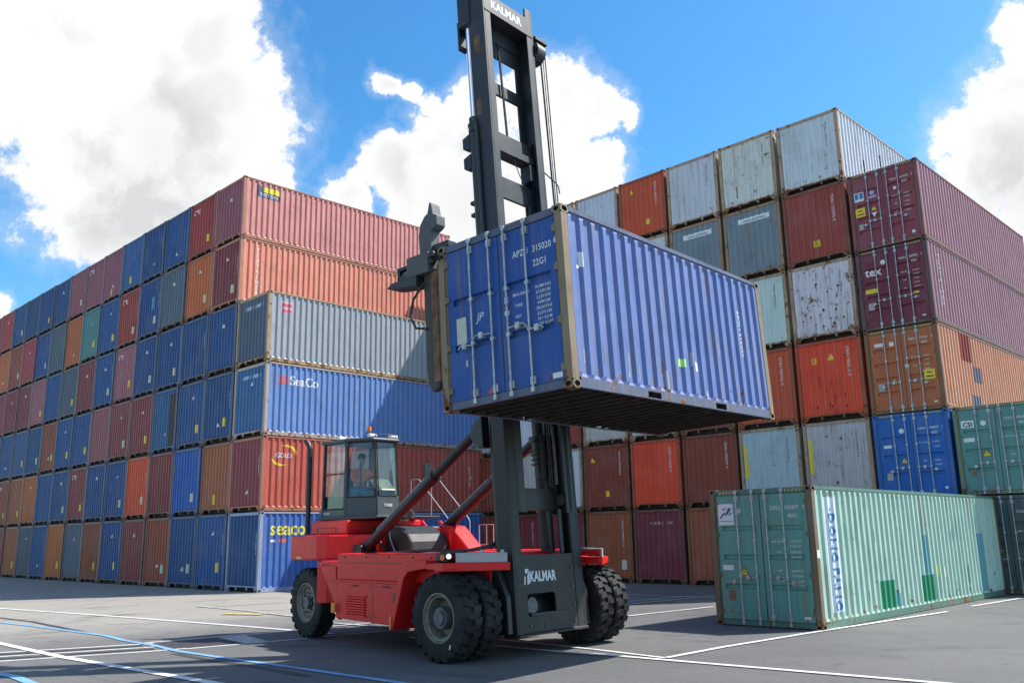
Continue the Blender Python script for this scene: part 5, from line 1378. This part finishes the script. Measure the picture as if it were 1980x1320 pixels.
# tilt cylinders from the chassis up to the mast
def Tm(v): return TI @ (MM @ Vector(v))
for s, yb in ((-1, -.88), (1, .70)):
    p0 = Vector((-3.72, yb, 1.76)); p1 = Tm((-.68, s * .86 + .02, 3.92)); d = (p1 - p0)
    g = MB(); g.cyl(p0, p0 + d * .62, .105, 18); g.cyl(p0 + d * .60, p0 + d * .64, .125, 18)
    tc_ = tp('tilt_cylinder', g, [M['black']], smooth=40)
    g = MB(); g.cyl(p0 + d * .63, p1, .088, 18); tp('piston_rod', g, [M['hose']], tc_, 40)
    g = MB(); off = Vector((0, 0, .15)); g.tube([p0 + d * .08 + off * .6, p0 + d * .12 + off, p0 + d * .60 + off, p0 + d * .64 + off * .7], .016, 6); tp('hose', g, [M['galv']], tc_, 50)
    g = MB(); g.cyl(p0 + Vector((0, -.16, 0)), p0 + Vector((0, .16, 0)), .11, 16); g.prism([(-3.98, 1.5), (-3.50, 1.5), (-3.60, 1.84), (-3.84, 1.86)], p0.y - .20, p0.y - .14, 'y'); g.prism([(-3.98, 1.5), (-3.50, 1.5), (-3.60, 1.84), (-3.84, 1.86)], p0.y + .14, p0.y + .20, 'y'); tp('anchor_bracket', g, [M['black']], bev=.01)
g = MB(); g.tube([(-3.1, -.6, 1.72), (-3.35, -.52, 1.95), (-3.5, -.45, 2.30)], .018, 6); tp('hose', g, [M['galv']], smooth=50)
for pts in ([(-3.62, -.55, 1.75), (-3.75, -.6, 2.0), (-3.95, -.5, 2.2)], [(-3.5, -.5, 1.75), (-3.62, -.62, 1.95), (-3.9, -.6, 2.1)], [(-3.4, -.62, 1.72), (-3.45, -.7, 1.9), (-3.7, -.66, 2.08)]):
    g = MB(); g.tube(pts, .022, 7); tp('hose', g, [M['hose']], smooth=50)

# ------------------------------------------------------------------ carriage and spreader, in the lifted container's own frame
SLm = TI @ CM
def sp(name, mb, mats, parent=None, smooth=None, bev=None):
    return tp(name, mb, mats, parent or spreader, smooth, bev)
g = MB(); g.box(-1.52, -1.92, .45, 5.6, 2.05, 2.55); g.box(-1.45, -1.52, 2.1, 3.95, .6, 2.5)
spreader = tp('spreader', g, [M['mast']], mat=SLm, bev=.02)
g = MB(); g.box(-1.70, -1.56, 2.15, 2.35, .2, 2.5); g.box(-1.70, -1.56, 3.70, 3.90, .2, 2.5); sp('carriage', g, [M['mast']], bev=.02)
for y, s in ((.02, 1), (6.038, -1)):
    # end leg hanging beside the container
    g = MB(); g.prism([(-1.27, 2.30), (-1.27, .52), (-1.33, .40), (-1.46, .36), (-1.54, .46), (-1.58, .70), (-1.58, 2.30)], y, y + s * .12, 'y'); leg = sp('end_leg', g, [M['legpaint']], bev=.02)
    g = MB(); g.box(-1.40, -1.272, y - s * .012, y - s * .002, .50, 2.25); g.box(-1.27, -1.245, y, y + s * .13, .50, 2.35); sp('wear_strip', g, [M['rustpost']], leg)
    # telescopic box and its inner slide
    g = MB(); g.box(-1.36, -1.86, y - s * .10, y + s * .30, 2.24, 2.58); bx = sp('end_box', g, [M['spreader']], bev=.02)
    g = MB(); g.box(-1.86, -2.14, y - s * .04, y + s * .06, 2.28, 2.34); g.box(-1.86, -2.14, y - s * .04, y + s * .06, 2.44, 2.49); g.box(-2.09, -2.14, y - s * .04, y + s * .24, 2.28, 2.49); g.box(-1.86, -2.14, y + s * .16, y + s * .24, 2.30, 2.46); sp('slide', g, [M['black']], bx)
    g = MB(); g.prism([(-1.60, 2.235), (-2.18, 2.235), (-2.30, 2.17), (-2.14, 2.13), (-1.60, 2.06)], y - s * .14, y + s * .16, 'y'); sp('guide_plate', g, [M['black']], bx, bev=.01)
    # hook arm standing over the box
    g = MB(); g.prism([(-1.62, 2.57), (-1.36, 2.57), (-1.36, 2.93), (-1.28, 2.96), (-1.22, 3.00), (-1.22, 3.16), (-1.30, 3.20), (-1.33, 3.38), (-1.37, 3.42), (-1.42, 3.24), (-1.50, 3.20), (-1.60, 3.08), (-1.64, 2.90)], y - s * .02, y + s * .18, 'y'); sp('hook_arm', g, [M['spreader']], bx, bev=.012)
    # twistlock head on the container's corner casting
    g = MB(); g.box(-1.36, -1.02, y + s * .02, y + s * .20, 2.600, 2.70); g.cyl((-1.30, y - s * .06, 2.36), (-1.30, y - s * .06, 2.56), .05, 10); g.cyl((-1.30, y - s * .12, 2.47), (-1.18, y - s * .12, 2.47), .045, 10); g.box(-1.36, -1.10, y - s * .08, y - s * .02, 2.40, 2.44); sp('twistlock', g, [M['black']], bx, bev=.01)
    g = MB(); g.tube([(-1.50, y - s * .06, 2.1), (-1.72, y - s * .10, 1.86), (-1.80, y - s * .10, 1.60), (-1.70, y - s * .08, 1.40), (-1.50, y, 1.36)], .020, 8); sp('hose', g, [M['hose']], leg, 50)
    g = MB(); g.box(-1.40, -1.95, (2.0 if s > 0 else 4.06), y + s * .3, 2.2, 2.5) if False else g.box(-1.55, -1.86, y + s * .30, y + s * .6, 2.28, 2.54); sp('telescopic_beam', g, [M['spreader']], bev=.01)

# ------------------------------------------------------------------ operator in the cab
def skin_body(name, joints, edges, mat, parent, mtx=None, sub=2, root=0):
    me = bpy.data.meshes.new(name); me.from_pydata([j[:3] for j in joints], edges, [])
    o = link(name, me, parent, mtx); me.materials.append(mat)
    sk = o.modifiers.new('skin', 'SKIN'); ss = o.modifiers.new('sub', 'SUBSURF'); ss.levels = sub; ss.render_levels = sub
    sk.use_smooth_shade = True
    for i, j in enumerate(joints):
        d = me.skin_vertices[0].data[i]; d.radius = (j[3], j[4] if len(j) > 4 else j[3]); d.use_root = (i == root)
    return o
pm = TT @ Matrix.Translation((-5.22, 0.0, 2.92))
person = thing('person', 'person in an orange vest and blue trousers seated inside the truck cab', 'person', pm)
J = [(0, 0, .10, .15, .12), (0, 0, .28, .135, .12), (.01, 0, .46, .16, .11), (.03, 0, .58, .07, .07), (.05, 0, .66, .055, .055), (.07, 0, .76, .085, .095), (.07, 0, .84, .075, .08),
     (.03, -.19, .52, .065), (.14, -.27, .32, .05), (.36, -.20, .28, .04), (.44, -.16, .30, .035),
     (.03, .19, .52, .065), (.14, .27, .32, .05), (.36, .20, .28, .04), (.44, .16, .30, .035),
     (.05, -.10, .06, .10), (.42, -.14, .07, .075), (.48, -.14, -.30, .05), (.56, -.14, -.36, .045), (.05, .10, .06, .10), (.42, .14, .07, .075), (.48, .14, -.30, .05), (.56, .14, -.36, .045)]
E_ = [(0, 1), (1, 2), (2, 3), (3, 4), (4, 5), (5, 6), (2, 7), (7, 8), (8, 9), (9, 10), (2, 11), (11, 12), (12, 13), (13, 14), (0, 15), (15, 16), (16, 17), (17, 18), (0, 19), (19, 20), (20, 21), (21, 22)]
skin_body('body', J, E_, M['skin'], person)
V = [(0, 0, .12, .17, .14), (0, 0, .28, .16, .14), (.01, 0, .46, .185, .13), (.02, 0, .55, .11, .10), (.03, -.19, .52, .08), (.13, -.265, .34, .066), (.28, -.225, .29, .055), (.03, .19, .52, .08), (.13, .265, .34, .066), (.28, .225, .29, .055)]
skin_body('vest', V, [(0, 1), (1, 2), (2, 3), (2, 4), (4, 5), (5, 6), (2, 7), (7, 8), (8, 9)], M['vest'], person)
P_ = [(0, 0, .10, .165, .13), (.06, -.10, .07, .115), (.42, -.14, .08, .09), (.48, -.14, -.24, .065), (.06, .10, .07, .115), (.42, .14, .08, .09), (.48, .14, -.24, .065)]
skin_body('trousers', P_, [(0, 1), (1, 2), (2, 3), (0, 4), (4, 5), (5, 6)], M['jeans'], person)
hm = bmesh.new(); bmesh.ops.create_uvsphere(hm, u_segments=16, v_segments=10, radius=1.0)
for v in list(hm.verts):
    if v.co.z < -.15 and v.co.x > -.2: v.co.z = -.15
    v.co = Vector((v.co.x * .108 + .055, v.co.y * .096, v.co.z * .095 + .845))
me = bpy.data.meshes.new('hair'); hm.to_mesh(me); hm.free(); me.materials.append(M['hair']); me.polygons.foreach_set('use_smooth', [True] * len(me.polygons)); link('hair', me, person)
def hand(side):
    h = []; e = []; base = (.45, side * .155, .30)
    h.append(base + (.030, .018)); h.append((base[0] + .055, base[1], base[2] + .012, .034, .016))
    e.append((0, 1))
    for i in range(4):
        yy = base[1] + (i - 1.5) * .019; L_ = (.030, .036, .034, .026)[i]; b = len(h)
        h += [(base[0] + .075, yy, base[2] + .012, .009), (base[0] + .075 + L_, yy, base[2] + .002, .008), (base[0] + .075 + L_ * 1.4, yy, base[2] - .022, .007), (base[0] + .070 + L_, yy, base[2] - .036, .0065)]
        e += [(1, b), (b, b + 1), (b + 1, b + 2), (b + 2, b + 3)]
    b = len(h); h += [(base[0] + .035, base[1] - side * .034, base[2] + .0, .010), (base[0] + .065, base[1] - side * .048, base[2] - .012, .009), (base[0] + .088, base[1] - side * .046, base[2] - .024, .008)]
    e += [(1, b), (b, b + 1), (b + 1, b + 2)]
    return h, e
for s in (-1, 1):
    h, e = hand(s); skin_body('hand', h, e, M['skin'], person, sub=1, root=1)
f = MB(); f.prism([(.155, .775), (.185, .755), (.180, .745), (.155, .745)], -.012, .012, 'y'); link('nose', f.mesh('nose', [M['skin']]), person)
f = MB()
for s in (-1, 1): f.box(.150, .158, s * .028, s * .046, .783, .792)
f.box(.148, .155, -.02, .02, .720, .727); link('eyes_and_mouth', f.mesh('eyes_and_mouth', [M['hair']]), person)

# twist locks left on top of the dark maroon doors: two short bars standing up
for dx in (-.55, .02):
    g = MB(); g.box(dx - .02, dx + .02, -.005, .03, 2.90, 3.35); link('upright_bar', g.mesh('upright_bar', [M['black']]), D1['root'])
